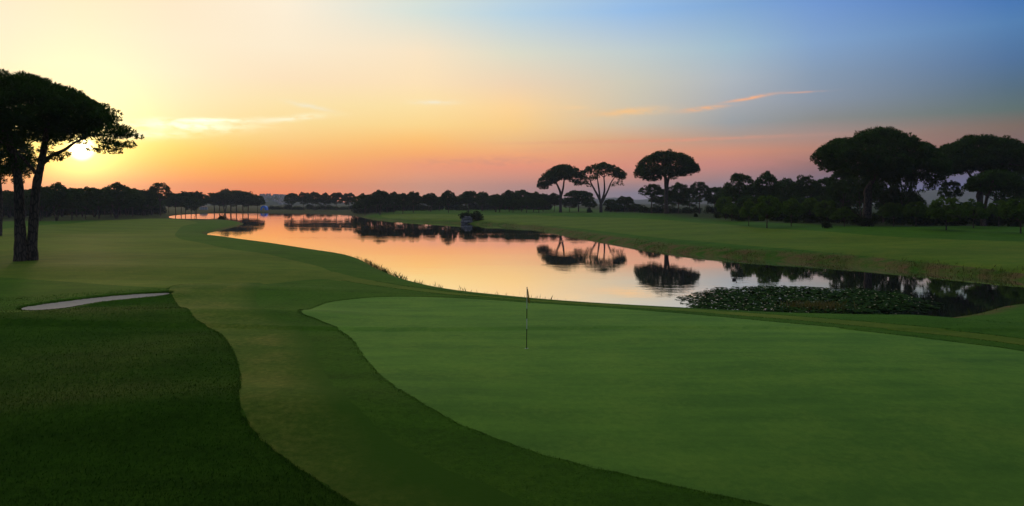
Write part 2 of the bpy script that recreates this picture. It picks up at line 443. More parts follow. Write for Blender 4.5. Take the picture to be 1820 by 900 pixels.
M = {}
M['rough'] = turf('rough_turf', (0.028, 0.078, 0.004), (0.052, 0.136, 0.007), (0.080, 0.112, 0.012), 0.25, 0.36, 0.04, None, True, 0.015, 0.4)
M['long'] = turf('long_rough_turf_shade_tint', (0.015, 0.046, 0.003), (0.030, 0.086, 0.005), (0.050, 0.078, 0.009), 0.25, 0.40, 0.05, None, False, 0.005, 0.4)  # longer grass, with the foreground shade also put into its colour
M['green'] = turf('green_turf', (0.064, 0.156, 0.018), (0.116, 0.246, 0.026), (0.146, 0.238, 0.028), 0.45, 0.18, 0.006, None, False, 0.03, 0.55)
M['fair'] = turf('fairway_turf', (0.056, 0.110, 0.005), (0.096, 0.150, 0.009), (0.140, 0.150, 0.016), 0.50, 0.24, 0.014, (1.45, 9.0, 0.06), False, 0.02, 0.6)
M['strip'] = turf('strip_turf', (0.050, 0.104, 0.009), (0.098, 0.146, 0.015), (0.158, 0.152, 0.028), 0.75, 0.42, 0.035, None, False, 0.015, 0.5, True)

def m_sand():
    m, b, out = new_mat('bunker_sand')
    P = b.n('ShaderNodeNewGeometry').outputs['Position']
    f = b.noise(P, 3.0, 4, 0.6); g = b.noise(P, 40.0, 2, 0.6)
    c = b.mix(f, (0.34, 0.29, 0.22, 1), (0.47, 0.41, 0.32, 1))
    finish(b, out, principled(b, c, 0.9, 0.1, bump(b, b.m('ADD', f, b.m('MULTIPLY', g, 0.3)), 0.8, 0.06)))
    return m
M['sand'] = m_sand()

def m_water():
    m, b, out = new_mat('lake_water')
    P = b.n('ShaderNodeNewGeometry').outputs['Position']
    sp = b.n('ShaderNodeSeparateXYZ'); b.put(sp.inputs[0], P)
    patch = b.mr(b.noise(b.comb(b.m('MULTIPLY', sp.outputs[0], 0.02), b.m('MULTIPLY', sp.outputs[1], 0.05), 0), 1.0, 3, 0.6), 0.50, 0.68, 0.35, 2.0)
    w1 = b.noise(b.comb(b.m('MULTIPLY', sp.outputs[0], 0.5), b.m('MULTIPLY', sp.outputs[1], 1.1), 0), 1.0, 3, 0.5)
    w2 = b.noise(b.comb(b.m('MULTIPLY', sp.outputs[0], 2.2), b.m('MULTIPLY', sp.outputs[1], 4.0), 2.0), 1.0, 2, 0.5)
    h = b.m('MULTIPLY', b.m('ADD', b.m('MULTIPLY', w1, 0.7), b.m('MULTIPLY', w2, 0.18)), patch)
    nrm = bump(b, h, 0.55, 0.014)
    gl = b.n('ShaderNodeBsdfGlossy'); gl.inputs['Roughness'].default_value = 0.015
    gl.inputs['Color'].default_value = (1.0, 1.0, 1.0, 1); b.put(gl.inputs['Normal'], nrm)
    df = b.n('ShaderNodeBsdfDiffuse'); df.inputs['Color'].default_value = (0.012, 0.018, 0.010, 1)
    lw = b.n('ShaderNodeFresnel'); lw.inputs['IOR'].default_value = 1.9; b.put(lw.inputs['Normal'], nrm)
    fac = b.mr(lw.outputs[0], 0.05, 0.42, 0.10, 1.0)
    mx = b.n('ShaderNodeMixShader'); b.put(mx.inputs[0], fac)
    b.nt.links.new(df.outputs[0], mx.inputs[1]); b.nt.links.new(gl.outputs[0], mx.inputs[2])
    finish(b, out, mx.outputs[0])
    return m
M['water'] = m_water()

def m_leaf(name, c1, c2, trans=0.25):
    m, b, out = new_mat(name)
    g = b.n('ShaderNodeNewGeometry'); tc = b.n('ShaderNodeTexCoord')
    oi = b.n('ShaderNodeObjectInfo')
    n = b.noise(tc.outputs['Object'], 0.55, 3, 0.6)
    n2 = b.noise(tc.outputs['Object'], 4.0, 2, 0.6)
    f = b.m('ADD', b.mr(b.m('ADD', b.m('MULTIPLY', n, 0.6), b.m('MULTIPLY', n2, 0.4)), 0.36, 0.64, 0, 0.8), b.m('MULTIPLY', oi.outputs['Random'], 0.35))
    c = b.mix(f, (*c1, 1), (*c2, 1))
    d = b.n('ShaderNodeBsdfDiffuse'); b.put(d.inputs[0], c)
    t = b.n('ShaderNodeBsdfTranslucent'); b.put(t.inputs[0], b.mix(1.0, c, (1.2, 1.3, 0.6, 1), 'MULTIPLY'))
    mx = b.n('ShaderNodeMixShader'); mx.inputs[0].default_value = trans
    b.nt.links.new(d.outputs[0], mx.inputs[1]); b.nt.links.new(t.outputs[0], mx.inputs[2])
    finish(b, out, mx.outputs[0])
    return m
M['needle'] = m_leaf('pine_needles', (0.016, 0.040, 0.007), (0.046, 0.098, 0.016), 0.25)
M['young'] = m_leaf('young_pine_needles', (0.044, 0.094, 0.012), (0.095, 0.170, 0.022), 0.3)
M['bush'] = m_leaf('bush_leaves', (0.010, 0.022, 0.005), (0.026, 0.050, 0.010), 0.25)
M['sedge'] = m_leaf('sedge_blades', (0.035, 0.060, 0.012), (0.085, 0.095, 0.030), 0.4)
M['blade'] = m_leaf('grass_blades', (0.014, 0.044, 0.004), (0.024, 0.070, 0.006), 0.2)
M['dry'] = m_leaf('dry_reed_blades', (0.10, 0.080, 0.035), (0.15, 0.125, 0.05), 0.35)

def m_bark():
    m, b, out = new_mat('pine_bark')
    tc = b.n('ShaderNodeTexCoord').outputs['Object']
    mp = b.n('ShaderNodeMapping'); b.put(mp.inputs[0], tc); mp.inputs['Scale'].default_value = (1, 1, 0.28)
    vo = b.n('ShaderNodeTexVoronoi', feature='DISTANCE_TO_EDGE'); b.put(vo.inputs['Vector'], mp.outputs[0]); vo.inputs['Scale'].default_value = 5.0
    n = b.noise(mp.outputs[0], 8.0, 4, 0.6)
    c = b.mix(b.mr(vo.outputs['Distance'], 0.0, 0.16), (0.030, 0.022, 0.016, 1), b.mix(n, (0.085, 0.058, 0.040, 1), (0.145, 0.098, 0.068, 1)))
    h = b.m('ADD', b.mr(vo.outputs['Distance'], 0.0, 0.2), b.m('MULTIPLY', n, 0.4))
    finish(b, out, principled(b, c, 0.9, 0.1, bump(b, h, 0.8, 0.06)))
    return m
M['bark'] = m_bark()

def flat(name, c, rough=0.7, spec=0.3, var=0.15, scale=3.0):
    m, b, out = new_mat(name)
    tc = b.n('ShaderNodeTexCoord').outputs['Object']
    n = b.noise(tc, scale, 4, 0.6)
    s = b.mr(n, 0.3, 0.7, 1 - var, 1 + var)
    finish(b, out, principled(b, b.mix(1.0, (*c, 1), b.comb(s, s, s), 'MULTIPLY'), rough, spec))
    return m
M['rock'] = None
def m_rock():
    m, b, out = new_mat('grey_rock')
    tc = b.n('ShaderNodeTexCoord').outputs['Object']
    n = b.noise(tc, 1.6, 5, 0.65); n2 = b.noise(tc, 9.0, 4, 0.6)
    c = b.mix(b.mr(n, 0.35, 0.65), (0.055, 0.054, 0.055, 1), (0.155, 0.150, 0.148, 1))
    finish(b, out, principled(b, c, 0.9, 0.2, bump(b, b.m('ADD', n, b.m('MULTIPLY', n2, 0.4)), 1.0, 0.12)))
    return m
M['rock'] = m_rock()
M['white'] = flat('white_paint', (0.75, 0.75, 0.72), 0.4, 0.4, 0.04)
M['black'] = flat('black_paint', (0.012, 0.012, 0.013), 0.4, 0.4, 0.1)
M['yellow'] = flat('yellow_cloth', (0.80, 0.50, 0.04), 0.8, 0.1, 0.12, 12)
M['darkcloth'] = flat('dark_print', (0.035, 0.016, 0.012), 0.8, 0.1, 0.1)
M['red'] = flat('red_paint', (0.45, 0.03, 0.02), 0.5, 0.3, 0.1)
M['villa'] = flat('villa_render', (0.40, 0.38, 0.36), 0.9, 0.1, 0.08, 0.2)
M['tile'] = flat('roof_tiles', (0.24, 0.15, 0.12), 0.9, 0.1, 0.15, 0.4)
M['glass'] = flat('window_glass', (0.03, 0.04, 0.05), 0.15, 0.5, 0.05)
M['blue'] = flat('blue_tarpaulin', (0.05, 0.22, 0.75), 0.5, 0.3, 0.15, 0.8)
M['duck'] = flat('dark_feathers', (0.02, 0.018, 0.016), 0.7, 0.2, 0.2, 8)
M['hill'] = flat('hill_scrub', (0.05, 0.062, 0.036), 0.95, 0.0, 0.35, 0.01)
M['petal'] = flat('lily_petals', (0.70, 0.66, 0.42), 0.6, 0.2, 0.08, 10)
def m_pad():
    m, b, out = new_mat('lily_pad')
    P = b.n('ShaderNodeNewGeometry').outputs['Position']
    n = b.noise(P, 2.2, 2, 0.5)
    c = b.mix(b.mr(n, 0.35, 0.65), (0.007, 0.026, 0.003, 1), (0.026, 0.064, 0.008, 1))
    finish(b, out, principled(b, c, 0.8, 0.02))
    return m
M['pad'] = m_pad()

# ------------------------------------------------------------------ the ground, cut into its mown surfaces
def build_ground():
    fine = np.arange(-44, 44.001, 0.16)
    azs = np.radians(np.concatenate([np.arange(-180, -44, 4.0), fine, np.arange(44.5, 180, 4.0)]))
    rs = [2.0]
    while rs[-1] < 700: rs.append(rs[-1] + max(0.10, min(0.0085 * rs[-1], 4.0)))
    while rs[-1] < 11000: rs.append(rs[-1] * 1.06)
    rs = np.array(rs)
    A, RR = np.meshgrid(azs, rs)
    X = (np.sin(A) * RR).ravel(); Y = (np.cos(A) * RR).ravel()
    Z = terrain(X, Y)
    na, nr = len(azs), len(rs)
    i, j = np.meshgrid(np.arange(nr - 1), np.arange(na), indexing='ij')
    j2 = (j + 1) % na
    a = (i * na + j).ravel(); b_ = (i * na + j2).ravel(); c = ((i + 1) * na + j2).ravel(); d = ((i + 1) * na + j).ravel()
    T = np.concatenate([np.stack([a, b_, c], 1), np.stack([a, c, d], 1)])[:, ::-1]
    n0 = len(X)
    X = np.append(X, 0.0); Y = np.append(Y, 0.0); Z = np.append(Z, th1(0, 0))
    T = np.concatenate([T, np.stack([np.full(na, n0), (np.arange(na) + 1) % na, np.arange(na)], 1)])
    V = np.stack([X, Y, Z], 1)
    def split(V, T, fn):
        f = fn(V[:, 0], V[:, 1])
        f = f + 0.035 * np.sin(V[:, 0] * 5.3 + 1.1 * np.sin(V[:, 1] * 3.7)) * np.sin(V[:, 1] * 4.9 + 0.7) + 0.02 * np.sin(V[:, 0] * 13 + V[:, 1] * 11)
        ins = f[T] < 0
        cnt = ins.sum(1)
        keep_in = T[cnt == 3]; keep_out = T[cnt == 0]
        mixed = T[(cnt == 1) | (cnt == 2)]
        newv = []; cache = {}; ti = []; to = []
        base = len(V)
        def cut(p, q):
            k = (p, q) if p < q else (q, p)
            if k not in cache:
                t = f[k[0]] / (f[k[0]] - f[k[1]])
                newv.append(V[k[0]] * (1 - t) + V[k[1]] * t)
                cache[k] = base + len(newv) - 1
            return cache[k]
        for tri in mixed:
            tri = [int(v) for v in tri]
            s = [f[v] < 0 for v in tri]
            lone = s.index(True) if sum(s) == 1 else s.index(False)
            p, q, r = tri[lone], tri[(lone + 1) % 3], tri[(lone + 2) % 3]
            u, w = cut(p, q), cut(p, r)
            one, two = (ti, to) if s[lone] else (to, ti)
            one.append((p, u, w)); two.append((u, q, r)); two.append((u, r, w))
        if newv: V = np.concatenate([V, np.array(newv)])
        TI = np.concatenate([keep_in, np.array(ti, int).reshape(-1, 3)]); TO = np.concatenate([keep_out, np.array(to, int).reshape(-1, 3)])
        return V, TI.astype(int), TO.astype(int)
    def emit(name, V, T, mat, label_attr=False):
        u, inv = np.unique(T, return_inverse=True)
        vv = V[u]
        me = mesh_np(name, vv, inv.reshape(-1, 3), mat)
        if label_attr:
            d = sdf(vv[:, 0], vv[:, 1], LAKE, 60.0)
            df = np.sqrt(seg_dist2(vv[:, 0], vv[:, 1], FAR, False)); dn = np.sqrt(seg_dist2(vv[:, 0], vv[:, 1], NEAR, False))
            bank = np.exp(-((d - 1.5) / 1.1) ** 2) * sstep(1.5, 5, dn - df) * sstep(-30, 20, vv[:, 0]) + 0.8 * np.exp(-((d - 0.2) / 0.7) ** 2)
            at_ = me.attributes.new('bank', 'FLOAT', 'POINT'); at_.data.foreach_set('value', np.clip(bank * 1.4, 0, 1).astype(np.float32))
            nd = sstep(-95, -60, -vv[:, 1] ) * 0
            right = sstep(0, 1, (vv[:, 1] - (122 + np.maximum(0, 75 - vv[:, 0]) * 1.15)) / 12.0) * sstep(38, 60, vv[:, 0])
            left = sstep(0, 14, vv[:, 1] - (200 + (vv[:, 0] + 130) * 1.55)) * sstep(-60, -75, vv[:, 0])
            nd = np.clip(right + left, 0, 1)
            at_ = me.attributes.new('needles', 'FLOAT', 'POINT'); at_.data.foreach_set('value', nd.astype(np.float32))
        if name == 'semi_rough':
            di = np.sqrt(seg_dist2(vv[:, 0], vv[:, 1], STRIP_IN, False))
            at_ = me.attributes.new('inner', 'FLOAT', 'POINT'); at_.data.foreach_set('value', np.clip(1 - di / (1.5 + 2.6 * sstep(20, 13, vv[:, 1])), 0, 1).astype(np.float32))
        return tag(link(name, me), kind='structure')
    rest = T
    V, ti, rest = split(V, rest, lambda x, y: sdf(x, y, BUNK, 6.0)); emit('bunker', V, ti, M['sand'])
    V, ti, rest = split(V, rest, lambda x, y: sdf(x, y, GREEN, 6.0)); emit('putting_green', V, ti, M['green'])
    V, ti, rest = split(V, rest, lambda x, y: sdf(x, y, STRIP, 6.0)); emit('semi_rough', V, ti, M['strip'])
    V, ti, rest = split(V, rest, lambda x, y: sdf(x, y, LONG_SHADE, 6.0)); emit('long_rough_shade_tint', V, ti, M['long'])  # dark left foreground: partly long grass, partly painted shade
    V, ti, rest = split(V, rest, lambda x, y: np.minimum(sdf(x, y, FAIR_L, 6.0), sdf(x, y, BAND, 6.0))); emit('fairway', V, ti, M['fair'])
    V, ti, rest = split(V, rest, lambda x, y: sdf(x, y, FAIR_R, 6.0)); emit('far_fairway', V, ti, M['fair'])
    emit('ground', V, rest, M['rough'], True)
build_ground()

def build_lake():
    import bmesh
    bm = bmesh.new()
    c = LAKE.mean(0)
    P = LAKE
    # push the outline half a metre into the banks so that no gap shows
    nx = np.roll(P, -1, 0) - np.roll(P, 1, 0)
    n = np.stack([nx[:, 1], -nx[:, 0]], 1); n /= np.linalg.norm(n, axis=1)[:, None] + 1e-9
    area = 0.5 * np.sum(P[:, 0] * np.roll(P[:, 1], -1) - np.roll(P[:, 0], -1) * P[:, 1])
    if area < 0: n = -n
    Q = P + n * 0.35
    vs = [bm.verts.new((x, y, 0.0)) for x, y in Q]
    f = bm.faces.new(vs)
    bmesh.ops.triangulate(bm, faces=[f])
    bm.normal_update()
    for f in bm.faces:
        if f.normal.z < 0: f.normal_flip()
    me = bpy.data.meshes.new('lake'); bm.to_mesh(me); bm.free()
    tag(link('lake', me, None, M['water']), kind='structure')
build_lake()

def build_hills():
    rng = np.random.default_rng(5)
    # a long ridge of low hills, 4 to 7 km off
    az = np.radians(np.linspace(-48, 48, 260))
    rows = []
    prof = lambda a: (46 + 26 * np.sin(a * 9 + 0.6) + 18 * np.sin(a * 23 + 1.1) + 9 * np.sin(a * 57) + 5 * np.sin(a * 131 + 2)
                      + 78 * np.exp(-((np.degrees(a) - 30) / 5.5) ** 2) + 34 * np.exp(-((np.degrees(a) - 36) / 2.5) ** 2) - 30 * np.exp(-((np.degrees(a) + 4) / 12) ** 2))
    h = np.maximum(prof(az) * 0.62, 10)
    rs = np.array([3000, 3250, 3500, 3750, 4000, 4200, 4400]); sh = np.array([-0.05, 0.25, 0.55, 0.82, 1.0, 0.7, -0.05])
    V = []
    for r, s in zip(rs, sh):
        jit = 1 + 0.25 * np.sin(az * 41 + r * 0.01) * (s > 0.1) * (s < 0.95)
        V.append(np.stack([np.sin(az) * r, np.cos(az) * r, h * s * jit - 2], 1))
    V = np.concatenate(V); n = len(az)
    i, j = np.meshgrid(np.arange(len(rs) - 1), np.arange(n - 1), indexing='ij')
    a = (i * n + j).ravel()
    Fq = np.stack([a, a + 1, a + n + 1, a + n], 1)[:, ::-1]
    tag(link('hills', mesh_np('hills', V, Fq, M['hill'])), kind='structure')
    # the low rise that carries the white town
    n = 41
    g = np.linspace(-1, 1, n); gx, gy = np.meshgrid(g, g)
    X = -590 + gx * 190; Y = 1780 + gy * 330
    Z = 0.9 + 24 * np.clip(1 - gx ** 2, 0, 1) ** 1.2 * np.clip(1 - gy ** 2, 0, 1) ** 1.2 - 1.5
    V = np.stack([X.ravel(), Y.ravel(), Z.ravel()], 1)
    i, j = np.meshgrid(np.arange(n - 1), np.arange(n - 1), indexing='ij'); a = (i * n + j).ravel()
    tag(link('town_hill', mesh_np('town_hill', V, np.stack([a, a + 1, a + n + 1, a + n], 1), M['hill'])), kind='structure')
build_hills()

# ------------------------------------------------------------------ trees
def tube(path, radii, n=9):
    P = np.asarray(path, float); r = np.asarray(radii, float)
    V = []; Fc = []
    t = np.gradient(P, axis=0); t /= np.linalg.norm(t, axis=1)[:, None] + 1e-9
    up = np.array([0.31, 0.95, 0.05])
    for k in range(len(P)):
        a = np.cross(t[k], up); a /= np.linalg.norm(a) + 1e-9
        c = np.cross(t[k], a)
        th = np.linspace(0, 2 * math.pi, n, endpoint=False)
        V.append(P[k] + r[k] * (np.cos(th)[:, None] * a + np.sin(th)[:, None] * c))
    V = np.concatenate(V)
    for k in range(len(P) - 1):
        for i in range(n):
            Fc.append((k * n + i, k * n + (i + 1) % n, (k + 1) * n + (i + 1) % n, (k + 1) * n + i))
    return V, np.array(Fc)

def join(parts):
    V = []; Fc = []; o = 0
    for v, f in parts:
        V.append(v); Fc.append(f + o); o += len(v)
    return np.concatenate(V), np.concatenate(Fc)

def bez(p0, p1, p2, n=7):
    t = np.linspace(0, 1, n)[:, None]
    return (1 - t) ** 2 * np.array(p0) + 2 * t * (1 - t) * np.array(p1) + t * t * np.array(p2)

def foliage(cush, rng, leaf, wid, dens, flatten=0.8, under=-0.45):
    """needle bunches over a list of cushions (x, y, z, r): many small leaf-sized faces"""
    VV = []; NN = []
    for (cx, cy, cz, r) in cush:
        n = max(14, int(dens * r * r))
        d = rng.normal(size=(n * 2, 3)); d /= np.linalg.norm(d, axis=1)[:, None]
        d = d[d[:, 2] > under][:n]; n = len(d)
        rad = r * (0.55 + 0.5 * rng.random(n) ** 0.6)
        p = np.array([cx, cy, cz]) + d * rad[:, None] * np.array([1, 1, flatten])
        ax = d + 0.55 * rng.normal(size=(n, 3)) + np.array([0, 0, 0.25]); ax /= np.linalg.norm(ax, axis=1)[:, None]
        q = np.cross(ax, rng.normal(size=(n, 3))); q /= np.linalg.norm(q, axis=1)[:, None] + 1e-9
        L = leaf * (0.6 + 0.8 * rng.random(n))[:, None]; W = wid * (0.6 + 0.8 * rng.random(n))[:, None]
        b0 = p - ax * L * 0.5; tip = p + ax * L * 0.5
        VV.append(np.stack([b0, p + q * W * 0.5 + ax * L * 0.1, tip, p - q * W * 0.5 + ax * L * 0.1], 1).reshape(-1, 3))
        nn = d * 0.8 + np.array([0, 0, 0.35]) + 0.35 * rng.normal(size=(n, 3)); nn /= np.linalg.norm(nn, axis=1)[:, None]
        NN.append(np.repeat(nn, 4, axis=0))
    V = np.concatenate(VV); N = np.concatenate(NN)
    Fc = np.arange(len(V)).reshape(-1, 4)
    return V, Fc, N

def crown_cushions(xs, zt, zb, rng, n_top, n_low, depth=1.0, rmin=0.09, rmax=0.16, power=0.5, openlow=0.0):
    """cushions filling a crown whose side view runs between zb(x) and zt(x)"""
    x0, x1 = xs[0], xs[-1]; xc = (x0 + x1) / 2; rx = (x1 - x0) / 2
    out = []
    ph = rng.uniform(0, 6.28, 6)
    lump = lambda x, y: (math.sin(x / rx * 6.5 + ph[0]) * math.sin(y / rx * 6.0 + ph[1]) + 0.7 * math.sin(x / rx * 13 + ph[2]) * math.cos(y / rx * 12 + ph[3]))
    def one(top):
        for _ in range(60):
            u = rng.uniform(-1, 1); v = rng.uniform(-1, 1)
            if u * u + v * v < 0.97: break
        x = xc + u * rx; W = math.sqrt(max(1e-3, 1 - u * u)); s = max(0.05, 1 - (v / W) ** 2) ** power
        T = np.interp(x, xs, zt); B = np.interp(x, xs, zb)
        mid = B + 0.30 * (T - B)
        t = mid + (T - mid) * s * min(1.0, 1 + 0.07 * lump(x - xc, v * rx) - 0.03); b_ = mid + (B - mid) * s * (1 + 0.25 * lump(v * rx, x - xc))
        r = min((rmin + (rmax - rmin) * rng.random() ** 1.6) * rx, 0.48 * (t - b_) + 0.02 * rx)
        r = max(r, 0.35 * rmin * rx)
        lim = rx * math.sqrt(max(0.0, 1.0)) 
        xx = min(max(x, x0 + r * 0.9), x1 - r * 0.9)
        if top: z = t - r * 0.80 - abs(rng.normal()) * 0.07 * (t - b_)
        else: z = min(b_ + r * 0.8, t - r) + rng.random() ** 1.5 * abs(t - b_ - 1.8 * r)
        out.append((xx, v * rx * depth * 0.93, z, r))
    for _ in range(n_top): one(True)
    for _ in range(n_low): one(False)
    return out

def limbs(stem_tops, cush, rng, k, r0):
    """boughs from the stem tops out to chosen cushions"""
    out = []
    order = sorted(range(len(cush)), key=lambda i: math.atan2(cush[i][1], cush[i][0]) + rng.uniform(-0.3, 0.3))
    pick = [order[int(i * len(order) / k)] for i in range(k)]
    for i in pick:
        c = np.array(cush[i][:3])
        s = min(stem_tops, key=lambda p: np.hypot(p[0] - c[0], p[1] - c[1]) + 0.3 * abs(p[2] - c[2]))
        s = np.array(s, float)
        m = s * 0.45 + c * 0.55; m[2] = s[2] + (c[2] - s[2]) * 0.30
        m[:2] += rng.normal(size=2) * 0.06 * np.linalg.norm(c - s)
        P = bez(s, m, c - np.array([0, 0, 0.2 * cush[i][3]]), 7)
        out.append((P, np.linspace(r0 * rng.uniform(0.7, 1.0), r0 * 0.18, 7)))
    return out

# -- shared kinds of smaller pine ------------------------------------------------
PROTO = {}
def proto(kind, seed, H, Rr, zb, leaf, wid, dens, mat, ntop, nlow, tr, shape='dome', stems=1, rmin=0.16, rmax=0.30):
    rng = np.random.default_rng(seed)
    xs = np.linspace(-Rr, Rr, 15); u = xs / Rr
    if shape == 'dome':
        top = zb + (H - zb) * (0.22 + 0.78 * (1 - np.abs(u) ** 2.3) ** 0.62); bot = zb + (H - zb) * 0.18 * np.abs(u) + 0 * u
    elif shape == 'round':
        mid = zb + (H - zb) * 0.45
        top = mid + (H - mid) * (1 - np.abs(u) ** 2.2) ** 0.55; bot = mid - (mid - zb) * (1 - np.abs(u) ** 2.2) ** 0.6
    else:  # young, a blunt cone
        mid = zb + (H - zb) * 0.30
        top = mid + (H - mid) * (1 - np.abs(u)) ** 0.72; bot = mid - (mid - zb) * (1 - u ** 2) ** 0.6
    top = top + rng.normal(size=15) * 0.03 * (H - zb)
    cush = crown_cushions(xs, top, bot, rng, ntop, nlow, 1.0, rmin, rmax)
    V, Fc, N = foliage(cush, rng, leaf, wid, dens)
    crown = mesh_np(kind + '_crown', V, Fc, mat, True, N)
    parts = []; tops = []
    for s in range(stems):
        ox = rng.uniform(-0.3, 0.3) * (stems > 1) * Rr; oy = rng.uniform(-0.3, 0.3) * (stems > 1) * Rr
        top_p = np.array([ox + rng.normal() * 0.04 * H * 0.5, oy + rng.normal() * 0.03 * H * 0.5, zb + (H - zb) * 0.35])
        P = bez((0, 0, -0.4), (ox * 0.6 + rng.normal() * 0.1, oy * 0.6, zb * 0.5), top_p, 8)
        parts.append(tube(P, np.interp(np.linspace(0, 1, 8), [0, 0.12, 1], [tr * 1.25, tr, tr * 0.55]), 7))
        tops.append(P[-3])
    for P, r in limbs(tops, cush, rng, 7, tr * 0.5): parts.append(tube(P, r, 5))
    tv, tf = join(parts)
    trunk = mesh_np(kind + '_trunk', tv, tf, M['bark'])
    PROTO.setdefault(kind, []).append((H, Rr, trunk, crown))

for s in range(4): proto('round', 20 + s, 10.0, 4.2 + 0.2 * s, 3.0 - 0.25 * s, 0.55, 0.24, 125, M['needle'], 46, 60, 0.20, 'round', 1 + (s == 2), 0.13, 0.26)
for s in range(4): proto('wood', 40 + s, 12.0, 4.6, 3.6 - 0.5 * s, 0.55, 0.22, 80, M['needle'], 46, 74, 0.24, 'round', 1 + (s == 1), 0.13, 0.27)
for s in range(3): proto('young', 60 + s, 5.0, 2.3, 0.9 + 0.15 * s, 0.34, 0.11, 420, M['young'], 40, 40, 0.10, 'cone', 1, 0.14, 0.26)
for s in range(2): proto('grown', 70 + s, 7.5, 3.3, 1.6, 0.40, 0.13, 240, M['needle'], 46, 60, 0.15, 'round', 1, 0.13, 0.24)
for s in range(2): proto('umbrella', 80 + s, 15.0, 6.0, 7.4, 0.50, 0.18, 120, M['needle'], 60, 50, 0.30, 'dome', 1, 0.10, 0.19)

def place(name, kind, px, D, top_y, w_px, label, group=None, variant=None, zbase=None):
    rng = random.Random(int(px * 7 + D * 3))
    vs = PROTO[kind]
    H, Rr, trunk, crown = vs[(variant if variant is not None else rng.randrange(len(vs))) % len(vs)]
    X = (px - 910) / F * D
    z0 = th1(X, D) if zbase is None else zbase
    ztop = CAM_Z - (top_y - HZ) / F * D
    sz = max(0.25, (ztop - z0) / H); sx = w_px * D / F / (2 * Rr)
    o = empty(name, (X, D, z0), rng.uniform(0, 6.283), (sx, sx * rng.uniform(0.95, 1.05), sz))
    tag(o, label, 'tree', group)
    link('trunk', trunk, o); link('crown', crown, o)
    return o

# -- the large pines, each with its own outline ----------------------------------
def big_pine(name, label, D, base_px, prof, stems, seed, leaf, wid, dens, n_top, n_low, n_limb, r0, rmin=0.085, rmax=0.15, depth=1.0, group=None, power=0.5, extra=()):
    rng = np.random.default_rng(seed)
    X = (base_px - 910) / F * D; z0 = th1(X, D); k = D / F
    o = tag(empty(name, (X, D, z0)), label, 'tree', group)
    L = lambda px, py: ((px - base_px) * k, CAM_Z - (py - HZ) * k - z0)
    xs = np.array([L(p[0], 0)[0] for p in prof]); zt = np.array([L(0, p[1])[1] for p in prof]); zb = np.array([L(0, p[2])[1] for p in prof])
    cush = crown_cushions(xs, zt, zb, rng, n_top, n_low, depth, rmin, rmax, power)
    for px, py, r_px, dy in extra:
        lx, lz = L(px, py); cush.append((lx, dy, lz, r_px * k))
    V, Fc, N = foliage(cush, rng, leaf, wid, dens, 0.78, -0.5)
    link('crown', mesh_np('crown', V, Fc, M['needle'], True, N), o)
    tops = []
    for st in stems:   # list of (px, py, depth offset, radius)
        P = np.array([(L(a, b_)[0], dy, L(a, b_)[1]) for a, b_, dy, r in st]); P[0, 2] = min(P[0, 2], 0) - 0.35 if st[0][1] > 370 else P[0, 2]
        rr = np.array([r for *_, r in st])
        Pc = catmull(P, 4, False); rc = np.interp(np.linspace(0, len(P) - 1, len(Pc)), np.arange(len(P)), rr)
        rc = rc * (1 + 0.05 * rng.normal(size=len(rc)))
        v, f = tube(Pc, rc, 11)
        link('trunk' if st[0][1] > 370 else 'branch', mesh_np('stem', v, f, M['bark']), o)
        tops.append(tuple(Pc[-1])); tops.append(tuple(Pc[-3]))
    for P, r in limbs(tops, cush, rng, n_limb, r0):
        v, f = tube(P, r, 6)
        link('branch', mesh_np('branch', v, f, M['bark']), o)
    return o

